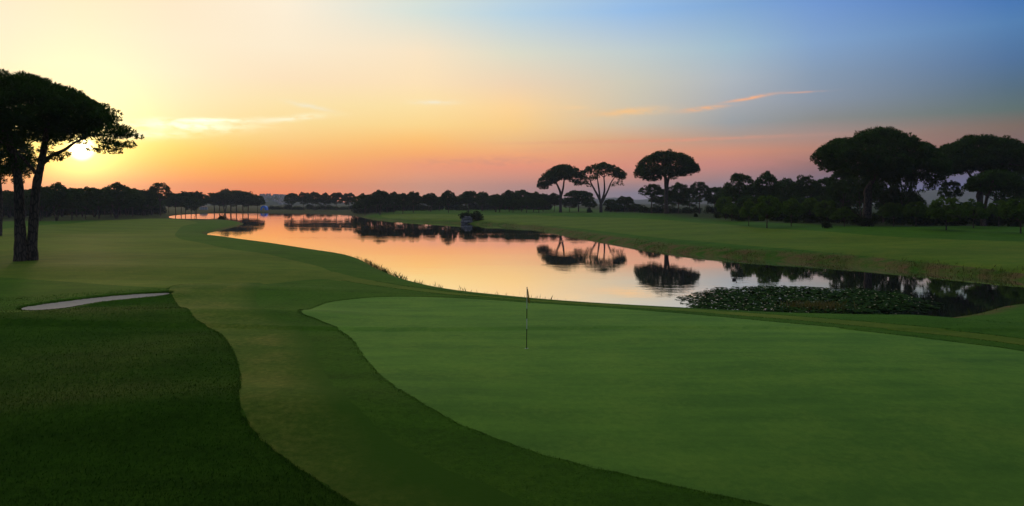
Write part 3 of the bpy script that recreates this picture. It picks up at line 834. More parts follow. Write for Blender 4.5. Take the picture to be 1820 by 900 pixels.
big_pine('umbrella_pine', 'huge dark twin-trunked umbrella pine at the left edge, sun glowing through its boughs', 64.4, 50,
    [(-150, 262, 268), (-120, 222, 280), (-75, 165, 284), (-30, 132, 280), (15, 123, 270), (60, 127, 260), (105, 141, 252), (140, 161, 242), (160, 178, 228), (172, 192, 215)],
    [[(41, 467, -0.3, 0.66), (41, 440, -0.3, 0.50), (37, 380, -0.2, 0.42), (32, 320, 0, 0.35), (20, 270, 0, 0.28), (5, 225, 0, 0.18)],
     [(54, 467, 0.2, 0.55), (54, 440, 0.2, 0.42), (58, 380, 0.2, 0.37), (62, 330, 0.2, 0.33), (71, 290, 0.2, 0.29), (78, 255, 0.1, 0.26), (85, 215, 0, 0.16)],
     [(74, 289, 0.2, 0.22), (95, 277, -0.2, 0.17), (120, 267, -0.4, 0.14), (140, 254, -0.5, 0.10), (170, 240, -0.5, 0.06)],
     [(66, 312, 0.1, 0.16), (50, 285, -0.5, 0.13), (35, 262, -1.0, 0.08)]],
    11, 0.36, 0.085, 330, 330, 330, 22, 0.15, 0.06, 0.125, 0.95,
    extra=[(x_, y_, r_, d_ + o_) for x_, y_, r_, d_ in [(165, 190, 13, 0.0), (184, 197, 9, 0.6), (193, 210, 10, -0.4), (174, 209, 9, 0.8), (205, 226, 9, 0.3), (216, 236, 11, 0.0), (202, 242, 11, -0.6), (227, 241, 8, 0.4), (184, 233, 8, 0.5), (158, 226, 10, -0.8), (150, 200, 14, 0.5), (174, 247, 7, 0.2), (190, 254, 8, 0.7), (136, 230, 10, 0.4), (140, 243, 7, -0.9), (122, 250, 9, 0.3)] for o_ in (-1.7, -0.6, 0.5, 1.6)] + [(195, 226, 13, 0.4), (180, 215, 13, -0.8), (208, 240, 13, 0.8), (165, 212, 15, 0.0), (150, 226, 13, 1.0), (176, 236, 11, -1.2), (219, 230, 9, 0.0), (70, 268, 11, 0.5), (90, 262, 11, -0.4), (48, 284, 13, 0.4), (28, 298, 15, -0.3), (8, 303, 17, 0.6), (18, 283, 17, -1.0), (62, 284, 9, 1.0), (84, 274, 8, 0.8)] + [(108, 281, 12, -0.6), (120, 276, 8, -0.2), (98, 283, 8, 0.4), (192, 262, 16, 0.0), (210, 262, 14, -0.6), (228, 258, 11, 0.2), (178, 268, 12, 0.6), (200, 270, 9, 0.8), (165, 266, 8, -0.3), (232, 262, 8, -0.5)])

big_pine('umbrella_pine', 'umbrella pine with forked stem and a drooping left side, left of the close pair', 329, 996,
    [(955, 325, 340), (965, 309, 341), (976, 299, 336), (990, 292, 325), (1005, 290, 321), (1020, 294, 330), (1034, 303, 341)],
    [[(996, 379, 0, 0.75), (996, 355, 0, 0.6), (996, 343, 0, 0.55), (990, 328, 0, 0.4), (984, 317, 0, 0.25)], [(997, 350, 0.4, 0.5), (1001, 335, 0.6, 0.42), (1003, 318, 0.6, 0.28)]],
    21, 0.75, 0.26, 45, 110, 130, 10, 0.32, 0.10, 0.19, 0.9)
big_pine('umbrella_pine', 'umbrella pine whose stem fans into four bare boughs, right of the close pair', 326, 1068,
    [(1031, 304, 331), (1045, 293, 334), (1060, 288, 320), (1075, 287, 315), (1090, 291, 318), (1104, 300, 324), (1114, 311, 323)],
    [[(1068, 379, 0, 0.8), (1068, 366, 0, 0.7), (1067, 357, 0, 0.6), (1058, 340, 0, 0.42), (1050, 325, 0, 0.3)], [(1067, 360, 0.5, 0.5), (1065, 338, 0.7, 0.4), (1062, 318, 0.7, 0.25)],
     [(1068, 360, -0.4, 0.5), (1074, 340, -0.6, 0.4), (1073, 315, -0.6, 0.25)], [(1069, 362, 0.2, 0.5), (1080, 340, 0, 0.38), (1086, 325, 0, 0.28), (1095, 312, 0, 0.15)]],
    22, 0.72, 0.26, 45, 96, 60, 12, 0.30, 0.09, 0.17, 0.9, extra=[(1094, 328, 6, 0), (1102, 325, 5, 1), (1105, 329, 4, -1), (1040, 326, 6, 0), (1048, 331, 5, 1), (1088, 331, 4, -2), (1036, 318, 6, -1)])
big_pine('umbrella_pine', 'solitary umbrella pine with a broad flat crown on one straight trunk above the lawn', 249, 1185,
    [(1130, 300, 314), (1138, 287, 322), (1153, 273, 326), (1172, 265, 324), (1192, 264, 322), (1212, 270, 318), (1228, 281, 315), (1241, 295, 308)],
    [[(1185, 381, 0, 0.85), (1184, 365, 0, 0.68), (1184, 340, 0, 0.62), (1183, 318, 0, 0.55), (1180, 300, 0, 0.35)], [(1186, 340, 0.5, 0.45), (1189, 318, 0.7, 0.38), (1196, 300, 0.7, 0.25)]],
    23, 0.66, 0.22, 62, 150, 170, 14, 0.32, 0.085, 0.16, 0.95, extra=[(1137, 304, 9, 0), (1134, 309, 7, 2), (1234, 298, 8, 0), (1228, 304, 8, -2), (1155, 316, 8, 1), (1168, 319, 7, -1), (1212, 311, 8, 1), (1150, 318, 5, 0), (1165, 321, 4, 0.5), (1143, 316, 5, -1), (1225, 311, 5, 0), (1236, 303, 5, 0)])
big_pine('umbrella_pine', 'largest domed umbrella pine on the right, its reddish trunk leaning', 136, 1540,
    [(1455, 266, 276), (1466, 256, 290), (1490, 243, 312), (1520, 230, 324), (1555, 222, 330), (1590, 229, 324), (1620, 243, 330), (1645, 257, 334), (1662, 270, 330), (1674, 288, 312)],
    [[(1538, 402, 0, 0.75), (1538, 385, 0, 0.55), (1541, 360, 0, 0.48), (1540, 338, 0, 0.42), (1552, 318, -0.3, 0.34), (1562, 295, -0.3, 0.2)],
     [(1556, 398, 2.5, 0.6), (1557, 360, 2.5, 0.45), (1560, 320, 2.2, 0.35), (1590, 290, 2.0, 0.2)]],
    24, 0.50, 0.15, 120, 240, 330, 16, 0.22, 0.07, 0.135, 0.95, extra=[(1470, 296, 7, 0), (1482, 302, 8, 0.5), (1476, 290, 7, -0.5), (1655, 336, 8, 0), (1640, 341, 6, 0.5), (1665, 328, 7, 1)])
big_pine('umbrella_pine', 'domed umbrella pine cut by the right edge, second largest of the right wood', 150, 1742,
    [(1655, 290, 300), (1668, 268, 314), (1690, 250, 318), (1715, 240, 313), (1745, 235, 310), (1775, 239, 310), (1800, 252, 313), (1820, 270, 312), (1836, 292, 304)],
    [[(1740, 394, 0, 0.8), (1741, 370, 0, 0.6), (1743, 340, 0, 0.5), (1744, 318, 0, 0.42), (1750, 290, 0, 0.25)], [(1743, 335, 0.4, 0.3), (1730, 315, 0.6, 0.26), (1715, 295, 0.6, 0.15)]],
    25, 0.52, 0.16, 105, 210, 280, 14, 0.24, 0.07, 0.135, 0.95)
big_pine('umbrella_pine', 'smaller forked pine standing in front of the domed pine at the right edge', 132, 1752,
    [(1719, 326, 338), (1730, 312, 345), (1748, 303, 346), (1770, 300, 344), (1790, 304, 342), (1805, 314, 345), (1818, 326, 340)],
    [[(1748, 392, 0, 0.5), (1746, 370, 0, 0.40), (1738, 350, 0, 0.30), (1742, 335, 0, 0.2)], [(1748, 375, 0.3, 0.35), (1757, 350, 0.4, 0.28), (1772, 330, 0.4, 0.18)]],
    26, 0.46, 0.14, 130, 90, 130, 10, 0.15, 0.10, 0.20, 0.9)
big_pine('umbrella_pine', 'dark pine half cut off by the left edge, behind the twin-trunked pine', 112, -2,
    [(-75, 275, 300), (-55, 245, 312), (-30, 228, 318), (0, 222, 318), (25, 230, 320), (42, 248, 318), (54, 275, 308)],
    [[(-2, 421, 0, 0.5), (-1, 390, 0, 0.4), (0, 350, 0, 0.36), (-2, 318, 0, 0.3), (0, 280, 0, 0.2)]],
    27, 0.44, 0.12, 170, 130, 130, 10, 0.16, 0.09, 0.17, 0.9,
    extra=[(20, 310, 14, 0), (40, 304, 12, 1), (5, 322, 13, -1), (28, 323, 11, 0.5), (47, 314, 9, -0.5), (-15, 318, 14, 0), (36, 290, 14, -1), (50, 296, 9, 0)])

def copy_tree(o, loc, rz, sc_, label, group):
    c = o.copy(); COL.objects.link(c); c.location = loc; c.rotation_euler = (0, 0, rz); c.scale = sc_
    tag(c, label, 'tree', group)
    for ch in o.children:
        k = ch.copy(); COL.objects.link(k); k.parent = c
    return c
dome = [o for o in COL.objects if o.get('label', '').startswith('largest domed')][0]
for i, (x, y, rz, k) in enumerate([(-25, 3, 0.4, 1.25), (-8, -2, 2.0, 1.25), (12, 3, 3.4, 1.3), (25, 8, 5.0, 1.3), (20, -16, 4.1, 1.1)]):  # unseen pines, added to darken the lawn nearest the camera
    copy_tree(dome, (x, y, th1(x, y)), rz, (k, k, 1.5), 'added umbrella pine, out of view beside the viewpoint, shading the nearest grass', 'added unseen pines round the viewpoint')

# -- rows and woods ---------------------------------------------------------------
NUM = ['first', 'second', 'third', 'fourth', 'fifth', 'sixth', 'seventh', 'eighth', 'ninth', 'tenth', 'eleventh', 'twelfth', 'thirteenth', 'fourteenth', 'fifteenth', 'sixteenth', 'seventeenth', 'eighteenth', 'nineteenth', 'twentieth']
# far shore, left part
row = [(519, 342, 25), (540, 340.5, 24), (559, 340, 25), (578, 342.5, 22), (598, 341, 27), (620, 342, 26)]
for i, (x, t, w) in enumerate(row):
    place('stone_pine', 'round', x, 515 + 6 * (i % 2), t, w, 'round-headed pine on the far shore, %s from the left in the thin row' % NUM[i], 'thin row of pines on the far shore', i)
row = [(649, 343, 30), (676, 336.5, 38), (700, 341, 30), (716, 342, 26), (735, 339.5, 30), (765, 342, 31), (797, 338, 33), (833, 338, 36), (858, 340, 32), (881, 344, 32), (905, 338, 36), (927, 336, 36), (948, 340, 34), (966, 343, 30)]
for i, (x, t, w) in enumerate(row):
    place('stone_pine', 'round', x, 338 + 9 * (i % 3) - (14 if i == 6 else 0), t, w, 'round dark pine behind the middle lawn, %s from the left in its row' % NUM[i], 'dense row of pines behind the middle lawn', i + 1)
rng = random.Random(3)
for i in range(15):
    x = 645 + i * 23 + rng.uniform(-6, 6)
    place('stone_pine', 'wood', x, 385 + rng.uniform(-12, 25), rng.uniform(343, 349), rng.uniform(28, 36), 'pine seen only in gaps behind the row at the middle lawn', 'second rank of pines behind the middle lawn')
for i, (x, D, t, w) in enumerate([(888, 322, 349, 34), (912, 318, 352, 30), (936, 316, 350, 32), (958, 314, 352, 32)]):
    place('stone_pine', 'grown', x, D, t, w, 'low rounded pine in front of the dense row, %s from the left' % NUM[i], 'low pines in front of the dense row', i)
# under the close pair
for x, D, t, w, k, lab in [(985, 345, 343, 34, 'round', 'pine filling the gap under the drooping umbrella pine'), (1028, 348, 337, 54, 'round', 'broad domed pine between the stems of the close pair'),
        (1012, 338, 352, 30, 'grown', 'low pine at the foot of the broad dome between the close pair'), (1048, 340, 353, 28, 'grown', 'low pine just left of the fanning stem'),
        (1085, 335, 353, 26, 'grown', 'low pine just right of the fanning stem'), (1110, 330, 348, 32, 'round', 'round low pine standing alone right of the close pair'),
        (1128, 322, 361, 26, 'grown', 'small pine between the close pair and the solitary umbrella pine'), (1096, 322, 362, 24, 'grown', 'small bushy pine in front of the round low pine')]:
    place('stone_pine', k, x, D, t, w, lab)
# behind the solitary pine
for i, (x, D, t, w, k) in enumerate([(1158, 262, 326, 46, 'umbrella'), (1206, 270, 322, 44, 'grown'), (1243, 256, 322, 42, 'umbrella'), (1226, 300, 333, 44, 'wood'), (1270, 280, 330, 44, 'wood'), (1180, 300, 336, 50, 'wood'), (1292, 270, 328, 44, 'wood')]):
    place('stone_pine', k, x, D, t, w, 'mid-sized pine behind the solitary umbrella pine, %s counted from front to back' % NUM[i], 'pines behind the solitary umbrella pine', i)
# the right wood, skyline rank
for i, (x, D, t, w) in enumerate([(1316, 205, 304, 56), (1362, 200, 303, 54), (1398, 210, 313, 46), (1432, 196, 309, 58), (1470, 192, 311, 52), (1500, 188, 318, 50)]):
    place('stone_pine', 'wood', x, D, t, w, 'tall pine on the skyline of the right wood, %s from the left' % NUM[i], 'skyline pines of the right wood', i)
for i, (x, D, t, w) in enumerate([(1300, 232, 335, 50), (1340, 228, 325, 54), (1380, 236, 326, 52), (1416, 226, 325, 52), (1452, 224, 326, 50), (1490, 215, 330, 50), (1524, 205, 333, 46), (1570, 200, 335, 50), (1610, 190, 338, 46), (1330, 196, 345, 44), (1376, 194, 345, 44), (1420, 190, 347, 46), (1462, 186, 346, 46),
        (1590, 170, 332, 50), (1622, 165, 342, 44), (1712, 190, 358, 40), (1790, 170, 350, 46), (1830, 165, 340, 50), (1860, 160, 330, 60)]):
    place('stone_pine', 'wood', x, D, t, w, 'dark pine massed inside the right wood', 'pines inside the right wood')
for i, (x, D, t, w) in enumerate([(1498, 166, 296, 52), (1532, 158, 285, 56), (1570, 164, 280, 58), (1603, 160, 285, 46), (1772, 168, 285, 54), (1815, 172, 290, 52)]):
    place('stone_pine', 'wood', x, D, t, w, 'tall pine close behind the two large domed pines, %s from the left' % NUM[i], 'pines behind the domed pines', i)
place('stone_pine', 'umbrella', 1690, 150, 319, 40, 'thin ragged pine in the gap between the two large domed pines', None, 1)
# young trees on the right lawn
for x, D, t, w, lab in [(1331, 138, 352, 32, 'small young pine left of the bushy young pine on the right lawn'), (1363, 128, 342, 52, 'bushy young pine in the middle of the three on the right lawn'),
        (1406, 132, 347, 44, 'young pine right of the bushy one, near the wood'), (1500, 134, 366, 44, 'low young pine left of the reddish leaning trunk'), (1588, 131, 355, 52, 'broad young pine right of the reddish leaning trunk'),
        (1682, 110, 345, 62, 'young pine with a clear stem in front of the ragged pine'), (1730, 118, 352, 48, 'young pine left of the right-edge young pine'), (1814, 104, 345, 66, 'young pine cut by the right edge of the picture'),
        (1628, 126, 353, 42, 'young pine under the right limbs of the largest dome'), (1470, 142, 352, 46, 'young pine in the shade at the wood edge, left of the largest dome'), (1300, 165, 361, 34, 'young pine at the left end of the right wood'),
        (1290, 178, 345, 36, 'slim young pine behind the left end of the right wood'), (1775, 122, 350, 40, 'young pine below the forked pine at the right edge'), (1440, 152, 347, 44, 'young pine deep in shade beneath the skyline pines')]:
    place('young_pine', 'young', x, D, t, w, lab)
# left wood
lw = [(72, 205, 328, 46), (101, 212, 323, 50), (128, 220, 331, 42), (152, 228, 330, 38), (176, 240, 333, 40), (207, 262, 323, 58), (236, 285, 334, 40), (258, 310, 335, 38)]
for i, (x, D, t, w) in enumerate(lw):
    place('stone_pine', 'wood', x, D, t, w, 'pine at the front of the left wood, %s from the left' % NUM[i], 'front rank of the left wood', i)
place('stone_pine', 'umbrella', 285, 330, 323.5, 42, 'taller umbrella-headed pine rising at the right end of the left wood', None, 0)
rng = random.Random(9)
for i in range(46):
    x = -110 + i * 8.4 + rng.uniform(-4, 4)
    D = 215 + max(0, x - 60) * 0.42 + rng.uniform(10, 95)
    place('stone_pine', 'wood', x, D, rng.uniform(332, 341), rng.uniform(36, 48), 'pine deep inside the left wood', 'pines inside the left wood')
for i, (x, D, t, w) in enumerate([(312, 395, 342, 34), (330, 400, 339, 36), (349, 405, 338.5, 34), (300, 420, 344, 34), (322, 430, 345, 36), (340, 390, 349, 34)]):
    place('stone_pine', 'round', x, D, t, w, 'dark pine in the low clump between left wood and waterside grove, %s counted' % NUM[i], 'low clump beyond the inlet', i)
for i, (x, D, t, w) in enumerate([(381, 476, 341, 34), (400, 482, 335, 40), (420, 478, 336, 40), (441, 484, 339, 38), (458, 480, 346, 26), (410, 500, 338, 40), (432, 505, 339, 40), (390, 505, 342, 36)]):
    place('stone_pine', 'wood', x, D, t, w, 'dark pine of the waterside grove on the far left shore, %s counted from the left' % NUM[i], 'waterside grove on the far left shore', i)

# -- bushes -------------------------------------------------------------------------
def bush_mesh(seed, leaf, wid, dens, squat=0.75):
    rng = np.random.default_rng(seed); cu = []
    for _ in range(26):
        d = rng.normal(size=3); d /= np.linalg.norm(d); d[2] = abs(d[2]) * squat
        q = rng.uniform(0.3, 0.75)
        cu.append((d[0] * q, d[1] * q, 0.12 + d[2] * q * 0.95, rng.uniform(0.2, 0.36)))
    V, Fc, N = foliage(cu, rng, leaf, wid, dens, 0.85, -0.7)
    V[:, 2] = np.maximum(V[:, 2], -0.05)
    return mesh_np('bush', V, Fc, M['bush'], True, N)
BUSH = [bush_mesh(90 + i, 0.17, 0.065, 620) for i in range(3)]
def bush(px, D, top_y, w_px, label, group=None, v=0, name='bush', z0=None):
    X = (px - 910) / F * D; z = th1(X, D) if z0 is None else z0
    h = CAM_Z - (top_y - HZ) / F * D - z
    o = link(name, BUSH[v % 3]); o.location = (X, D, z - 0.05); s = w_px * D / F / 2
    o.scale = (s, s, max(0.3, h)); o.rotation_euler = (0, 0, px * 0.7)
    return tag(o, label, 'bush', group)
bush(395, 283, 377.5, 24, 'dark bush on the grassy point beside the inlet', v=0)
bush(1047, 300, 368, 14, 'small round bush on the lawn below the close pair of pines', v=1)
bush(1276, 196, 374, 15, 'round bush on the lawn between solitary pine and right wood', v=2)
bush(1236, 215, 377, 10, 'smallest bush on the lawn right of the solitary pine', v=1)
bush(1468, 120, 388, 24, 'low shrub at the wood edge left of the leaning trunk', v=1)
bush(1540, 133, 380, 34, 'shrub round the foot of the leaning reddish trunk', v=0)
rng = random.Random(21)
for i in range(17):
    x = 486 + i * 12.5 + rng.uniform(-3, 3)
    bush(x, 560 + rng.uniform(-8, 14), rng.uniform(361, 365.5), rng.uniform(18, 26), 'low scrub bush in the dark hedge behind the thin far row', 'hedge of scrub behind the thin far row', i)
for i in range(14):
    x = 1150 + i * 18 + rng.uniform(-5, 5)
    bush(x, 290 + rng.uniform(-10, 20) - i * 3, rng.uniform(358, 366), rng.uniform(22, 34), 'undergrowth bush between the trunks behind the solitary pine', 'undergrowth behind the solitary pine', i)
for i in range(30):
    x = 1300 + i * 18.5 + rng.uniform(-8, 8)
    bush(x, 190 - i * 1.4 + rng.uniform(-8, 12), rng.uniform(352, 374), rng.uniform(38, 58), 'undergrowth bush in the shade of the right wood', 'undergrowth of the right wood', i)
for i in range(26):
    x = -10 + i * 11.5 + rng.uniform(-5, 5)
    bush(x, 262 + max(0, x - 80) * 0.5 + rng.uniform(0, 40), rng.uniform(352, 364), rng.uniform(30, 44), 'undergrowth bush far back between the trunks of the left wood', 'undergrowth of the left wood', i)
for i in range(26):
    x = 636 + i * 13.4 + rng.uniform(-5, 5)
    bush(x, 400 + rng.uniform(-15, 25), rng.uniform(352, 362), rng.uniform(28, 40), 'scrub bush glimpsed between trunks behind the middle lawn', 'scrub behind the middle lawn', i)
for i in range(18):
    x = 1312 + i * 31 + rng.uniform(-9, 9)
    bush(x, 160 - i * 1.7 + rng.uniform(-4, 6), rng.uniform(374, 382), rng.uniform(30, 54), 'dark shrub along the front edge of the right wood', 'shrubs edging the right wood', i)
for i in range(7):
    x = 1082 + i * 11
    bush(x, 345 + rng.uniform(-6, 8), rng.uniform(362, 367), rng.uniform(20, 26), 'bush in the low thicket left of the solitary pine', 'low thicket left of the solitary pine', i)

# ------------------------------------------------------------------ rock outcrop
def boulder(seed, sx, sy, sz):
    import bmesh
    bm = bmesh.new(); bmesh.ops.create_icosphere(bm, subdivisions=3, radius=1.0)
    rng = np.random.default_rng(seed); ph = rng.uniform(0, 6, 9)
    for v in bm.verts:
        x, y, z = v.co
        k = 1 + 0.16 * math.sin(3 * x + ph[0]) * math.sin(2.6 * y + ph[1]) + 0.13 * math.sin(5 * z + ph[2]) + 0.08 * math.sin(7 * x + 6 * y + ph[3])
        q = max(abs(x), abs(y), abs(z)) ** 0.55
        v.co = (x * k / q * sx, y * k / q * sy, (math.floor(z * 4 + 0.5) / 4 * 0.5 + z * 0.5) * k / q * sz)
    me = bpy.data.meshes.new('boulder'); bm.to_mesh(me); bm.free()
    me.materials.append(M['rock'])
    return me
rx, ry = plane_pt(830, 398)
rock = tag(empty('rock_outcrop', (rx, ry, 0.0)), 'grey stratified rock outcrop standing at the waterline of the middle lawn', 'rock')
for i, (x, y, z, a, b_, c) in enumerate([(-0.9, 0.2, 0.5, 1.2, 1.0, 0.8), (0.6, 0.4, 0.6, 1.25, 1.1, 0.9), (-0.3, 0.6, 1.5, 1.2, 1.0, 0.75), (0.9, 0.9, 1.7, 1.0, 0.9, 0.7), (0.1, 1.0, 2.3, 1.1, 0.9, 0.6), (-1.3, 0.9, 1.6, 0.7, 0.7, 0.6), (1.5, 0.3, 0.3, 0.7, 0.7, 0.5)]):
    o = link('boulder', boulder(i, a * 0.86, b_ * 0.86, c * 0.8), rock); o.location = (x * 0.9, y, z * 0.82); o.rotation_euler = (0, 0, i * 1.1)
bush(827, 231.5, 372.5, 30, 'shrub growing over the top left of the rock outcrop', v=0, z0=1.5)
bush(843, 232, 371, 34, 'shrub growing over the top right of the rock outcrop', v=1, z0=1.2)
bush(850, 230, 379, 20, 'dark shrub hanging down the right flank of the rock outcrop', v=2, z0=0.5)

# ------------------------------------------------------------------ flagstick and hole
def build_flag():
    X, D = at(936, 620); z = th1(X, D)
    root = tag(empty('flagstick', (X, D, z)), 'black and white banded flagstick with a limp yellow flag on the putting green', 'flagstick')
    H = 2.16; r = 0.015
    edges = [0, 0.70, 1.06, 1.42, 1.75, H]; mats = ['black', 'white', 'black', 'white', 'white']
    for k in range(5):
        n = 10; th = np.linspace(0, 2 * math.pi, n, endpoint=False)
        P = np.array([(0.014 * h / H, 0, h) for h in (edges[k], edges[k + 1])])
        v, f = tube(P, [r, r], n)
        link('pole_band', mesh_np('pole_band', v, f, M[mats[k]]), root)
    me = mesh_np('finial', *tube(np.array([(0.014, 0, H), (0.014, 0, H + 0.015), (0.014, 0, H + 0.03)]), [0.015, 0.018, 0.004], 10), M['black'])
    link('finial', me, root)
    # a cloth hanging in folds beside the pole
    def cloth(name, u0, u1, mat, off, par):
        nu, nv = 12, 20
        V = []
        for j in range(nv + 1):
            t = j / nv
            for i in range(nu + 1):
                u = u0 + (u1 - u0) * i / nu
                spread = 0.018 + 0.065 * t ** 0.8
                ang = u * 9.0 + 0.9 * t
                x = 0.014 + 0.014 + spread * u * 1.15 + 0.012 * t * math.sin(ang)
                y = (0.012 + 0.035 * t) * math.sin(ang) - 0.012 + off
                zz = H - 0.02 - t * (0.40 + 0.16 * u) - 0.05 * u
                V.append((x, y, zz))
        V = np.array(V); a = np.array([(j * (nu + 1) + i) for j in range(nv) for i in range(nu)])
        Fq = np.stack([a, a + 1, a + nu + 2, a + nu + 1], 1)
        o = link(name, mesh_np(name, V, Fq, M[mat]), par)
        sm = o.modifiers.new('thick', 'SOLIDIFY'); sm.thickness = 0.003
        return o
    fl = cloth('flag', 0.0, 1.0, 'yellow', 0.0, root)
    cloth('flag_stripe', 0.16, 0.52, 'darkcloth', -0.005, fl)
    # the cup
    n = 20; th = np.linspace(0, 2 * math.pi, n, endpoint=False)
    ring = lambda rr, zz: np.stack([np.cos(th) * rr, np.sin(th) * rr, np.full(n, zz)], 1)
    V = np.concatenate([ring(0.060, 0.006), ring(0.052, 0.007), ring(0.052, -0.1)])
    Fq = np.array([(k * n + i, k * n + (i + 1) % n, (k + 1) * n + (i + 1) % n, (k + 1) * n + i) for k in range(2) for i in range(n)])
    cup = tag(empty('hole_cup', (X, D, z)), 'round hole with a pale rim at the foot of the flagstick', 'golf hole')
    link('rim', mesh_np('rim', V[:2 * n], Fq[:n], M['white']), cup)
    V = np.concatenate([ring(0.052, 0.0055), [(0, 0, 0.005)]])
    Ft = np.array([(i, (i + 1) % n, n) for i in range(n)])
    link('cup_shade_disc', mesh_np('cup_shade_disc', V, Ft, M['black'], False), cup)  # flat black disc: the shade inside the hole put in as colour
build_flag()

# ------------------------------------------------------------------ red stake
def build_stake():
    X, D = at(1468, 556); z = th1(X, D)
    root = tag(empty('hazard_stake', (X, D, z)), 'short red stake on the bank in front of the lily pads', 'stake')
    h = 0.42
    v, f = tube(np.array([(0, 0, -0.1), (0, 0, h - 0.03), (0, 0, h)]), [0.032, 0.032, 0.02], 8)
    link('post', mesh_np('post', v, f, M['red'], False), root)
    v = np.array([(math.cos(a) * 0.02, math.sin(a) * 0.02, h) for a in np.linspace(0, 6.283, 8, endpoint=False)] + [(0, 0, h + 0.012)])
    link('cap', mesh_np('cap', v, np.array([(i, (i + 1) % 8, 8) for i in range(8)]), M['red'], False), root)
build_stake()

# ------------------------------------------------------------------ water birds
def build_duck():
    X, D = plane_pt(1305, 498)
    root = tag(empty('water_bird', (X, D, 0.0), 0.2), 'small dark water bird swimming beyond the lily pads', 'bird')
    xs = np.linspace(-0.22, 0.2, 9); rr = np.array([0.01, 0.05, 0.085, 0.10, 0.105, 0.095, 0.075, 0.045, 0.01])
    body = tube(np.stack([xs, 0 * xs, 0.05 + 0.02 * np.abs(xs) / 0.2 + 0.03 * (xs < -0.12)], 1), rr, 10)
    neck = tube(np.array([(0.14, 0, 0.07), (0.18, 0, 0.14), (0.19, 0, 0.20), (0.21, 0, 0.235), (0.245, 0, 0.235), (0.27, 0, 0.228)]), [0.045, 0.03, 0.028, 0.042, 0.035, 0.008], 10)
    V, Fc = join([body, neck])
    link('body', mesh_np('body', V, Fc, M['duck']), root)
    v, f = tube(np.array([(0.262, 0, 0.23), (0.295, 0, 0.226), (0.315, 0, 0.222)]), [0.012, 0.010, 0.003], 6)
    link('bill', mesh_np('bill', v, f, M['yellow']), root)
build_duck()

# ------------------------------------------------------------------ lily pads
def build_lilies():
    rng = np.random.default_rng(31)
    outline = catmull([plane_pt(*p) for p in [(1212, 541), (1238, 527), (1290, 515), (1360, 510.5), (1450, 513), (1540, 517), (1600, 523), (1645, 536), (1630, 549), (1560, 557), (1450, 566), (1330, 560), (1250, 549)]], 5)
    lo, hi = outline.min(0), outline.max(0)
    N = 17000
    px = rng.uniform(lo[0], hi[0], N); py = rng.uniform(lo[1], hi[1], N)
    d = sdf(px, py, outline, 8.0) + 0.9 * np.sin(px * 1.7) * np.sin(py * 1.3 + 1) + 0.5 * np.sin(px * 4.1 + py * 3.3)
    dl = sdf(px, py, LAKE, 8.0)
    keep = (d < rng.normal(-0.2, 0.35, N)) & (dl < -0.25)
    px, py, d = px[keep], py[keep], d[keep]
    n = 9; V = []; Fc = []
    th = np.linspace(0.25, 2 * math.pi - 0.25, n)
    for i, (x, y) in enumerate(zip(px, py)):
        r = rng.uniform(0.07, 0.15); a0 = rng.uniform(0, 6.28)
        lift = rng.random() ** 1.5 * 0.20 * min(1, max(0.1, -d[i] / 0.8)); tx, ty = rng.normal(0, 0.04 + 0.9 * lift, 2)
        c, s = np.cos(th + a0) * r, np.sin(th + a0) * r
        z = 0.012 + lift + tx * c + ty * s + 0.010 * np.sin(3 * th + a0) 
        b0 = len(V) * (n + 1)
        z = np.maximum(z, 0.010)
        V.append(np.concatenate([np.stack([x + c, y + s, z], 1), [(x, y, 0.010 + lift)]]))
        Fc.append(np.stack([np.full(n - 1, b0 + n), b0 + np.arange(n - 1), b0 + np.arange(1, n)], 1))
    tag(link('lily_pads', mesh_np('lily_pads', np.concatenate(V), np.concatenate(Fc), M['pad'])), 'thick mat of dark green lily pads floating near the bank', 'lily pads', None, 'stuff')
    # small pale blooms
    k = rng.choice(len(px), 240, replace=False); V = []; Fc = []; o = 0
    for i in k:
        x, y = px[i], py[i]; z = 0.10 + rng.random() * 0.16; r = rng.uniform(0.035, 0.065)
        for p in range(7):
            a = p * 0.898; q = a + 0.40
            V += [(x, y, z), (x + math.cos(a - 0.3) * r * 0.7, y + math.sin(a - 0.3) * r * 0.7, z + 0.02), (x + math.cos(a) * r, y + math.sin(a) * r, z + 0.05), (x + math.cos(a + 0.3) * r * 0.7, y + math.sin(a + 0.3) * r * 0.7, z + 0.02)]
            Fc.append((o, o + 1, o + 2, o + 3)); o += 4
    tag(link('lily_blooms', mesh_np('lily_blooms', V, Fc, M['petal'])), 'small pale blooms scattered over the lily pads', 'flowers', None, 'stuff')
build_lilies()

# ------------------------------------------------------------------ grass, sedge, reeds
def blades(name, P, h, w, lean, mat, rng, bend=0.35):
    n = len(P); a = rng.uniform(0, 2 * math.pi, n)
    side = np.stack([np.cos(a), np.sin(a), 0 * a], 1) * (w * rng.uniform(0.6, 1.3, n))[:, None] * 0.5
    ld = rng.uniform(0, 2 * math.pi, n); L = np.stack([np.cos(ld), np.sin(ld), 0 * ld], 1) * (lean * rng.random(n) * h)[:, None]
    up = np.stack([0 * h, 0 * h, h], 1)
    V = np.stack([P - side, P + side, P + L * bend + up * 0.6 + side * 0.7, P + L + up], 1).reshape(-1, 3)
    b0 = np.arange(n) * 4
    Fc = np.concatenate([np.stack([b0, b0 + 1, b0 + 2], 1), np.stack([b0, b0 + 2, b0 + 3], 1)])
    N = np.repeat(np.stack([0.25 * np.cos(ld), 0.25 * np.sin(ld), np.ones(n)], 1), 4, axis=0); N /= np.linalg.norm(N, axis=1)[:, None]
    return link(name, mesh_np(name, V, Fc, mat, True, N))

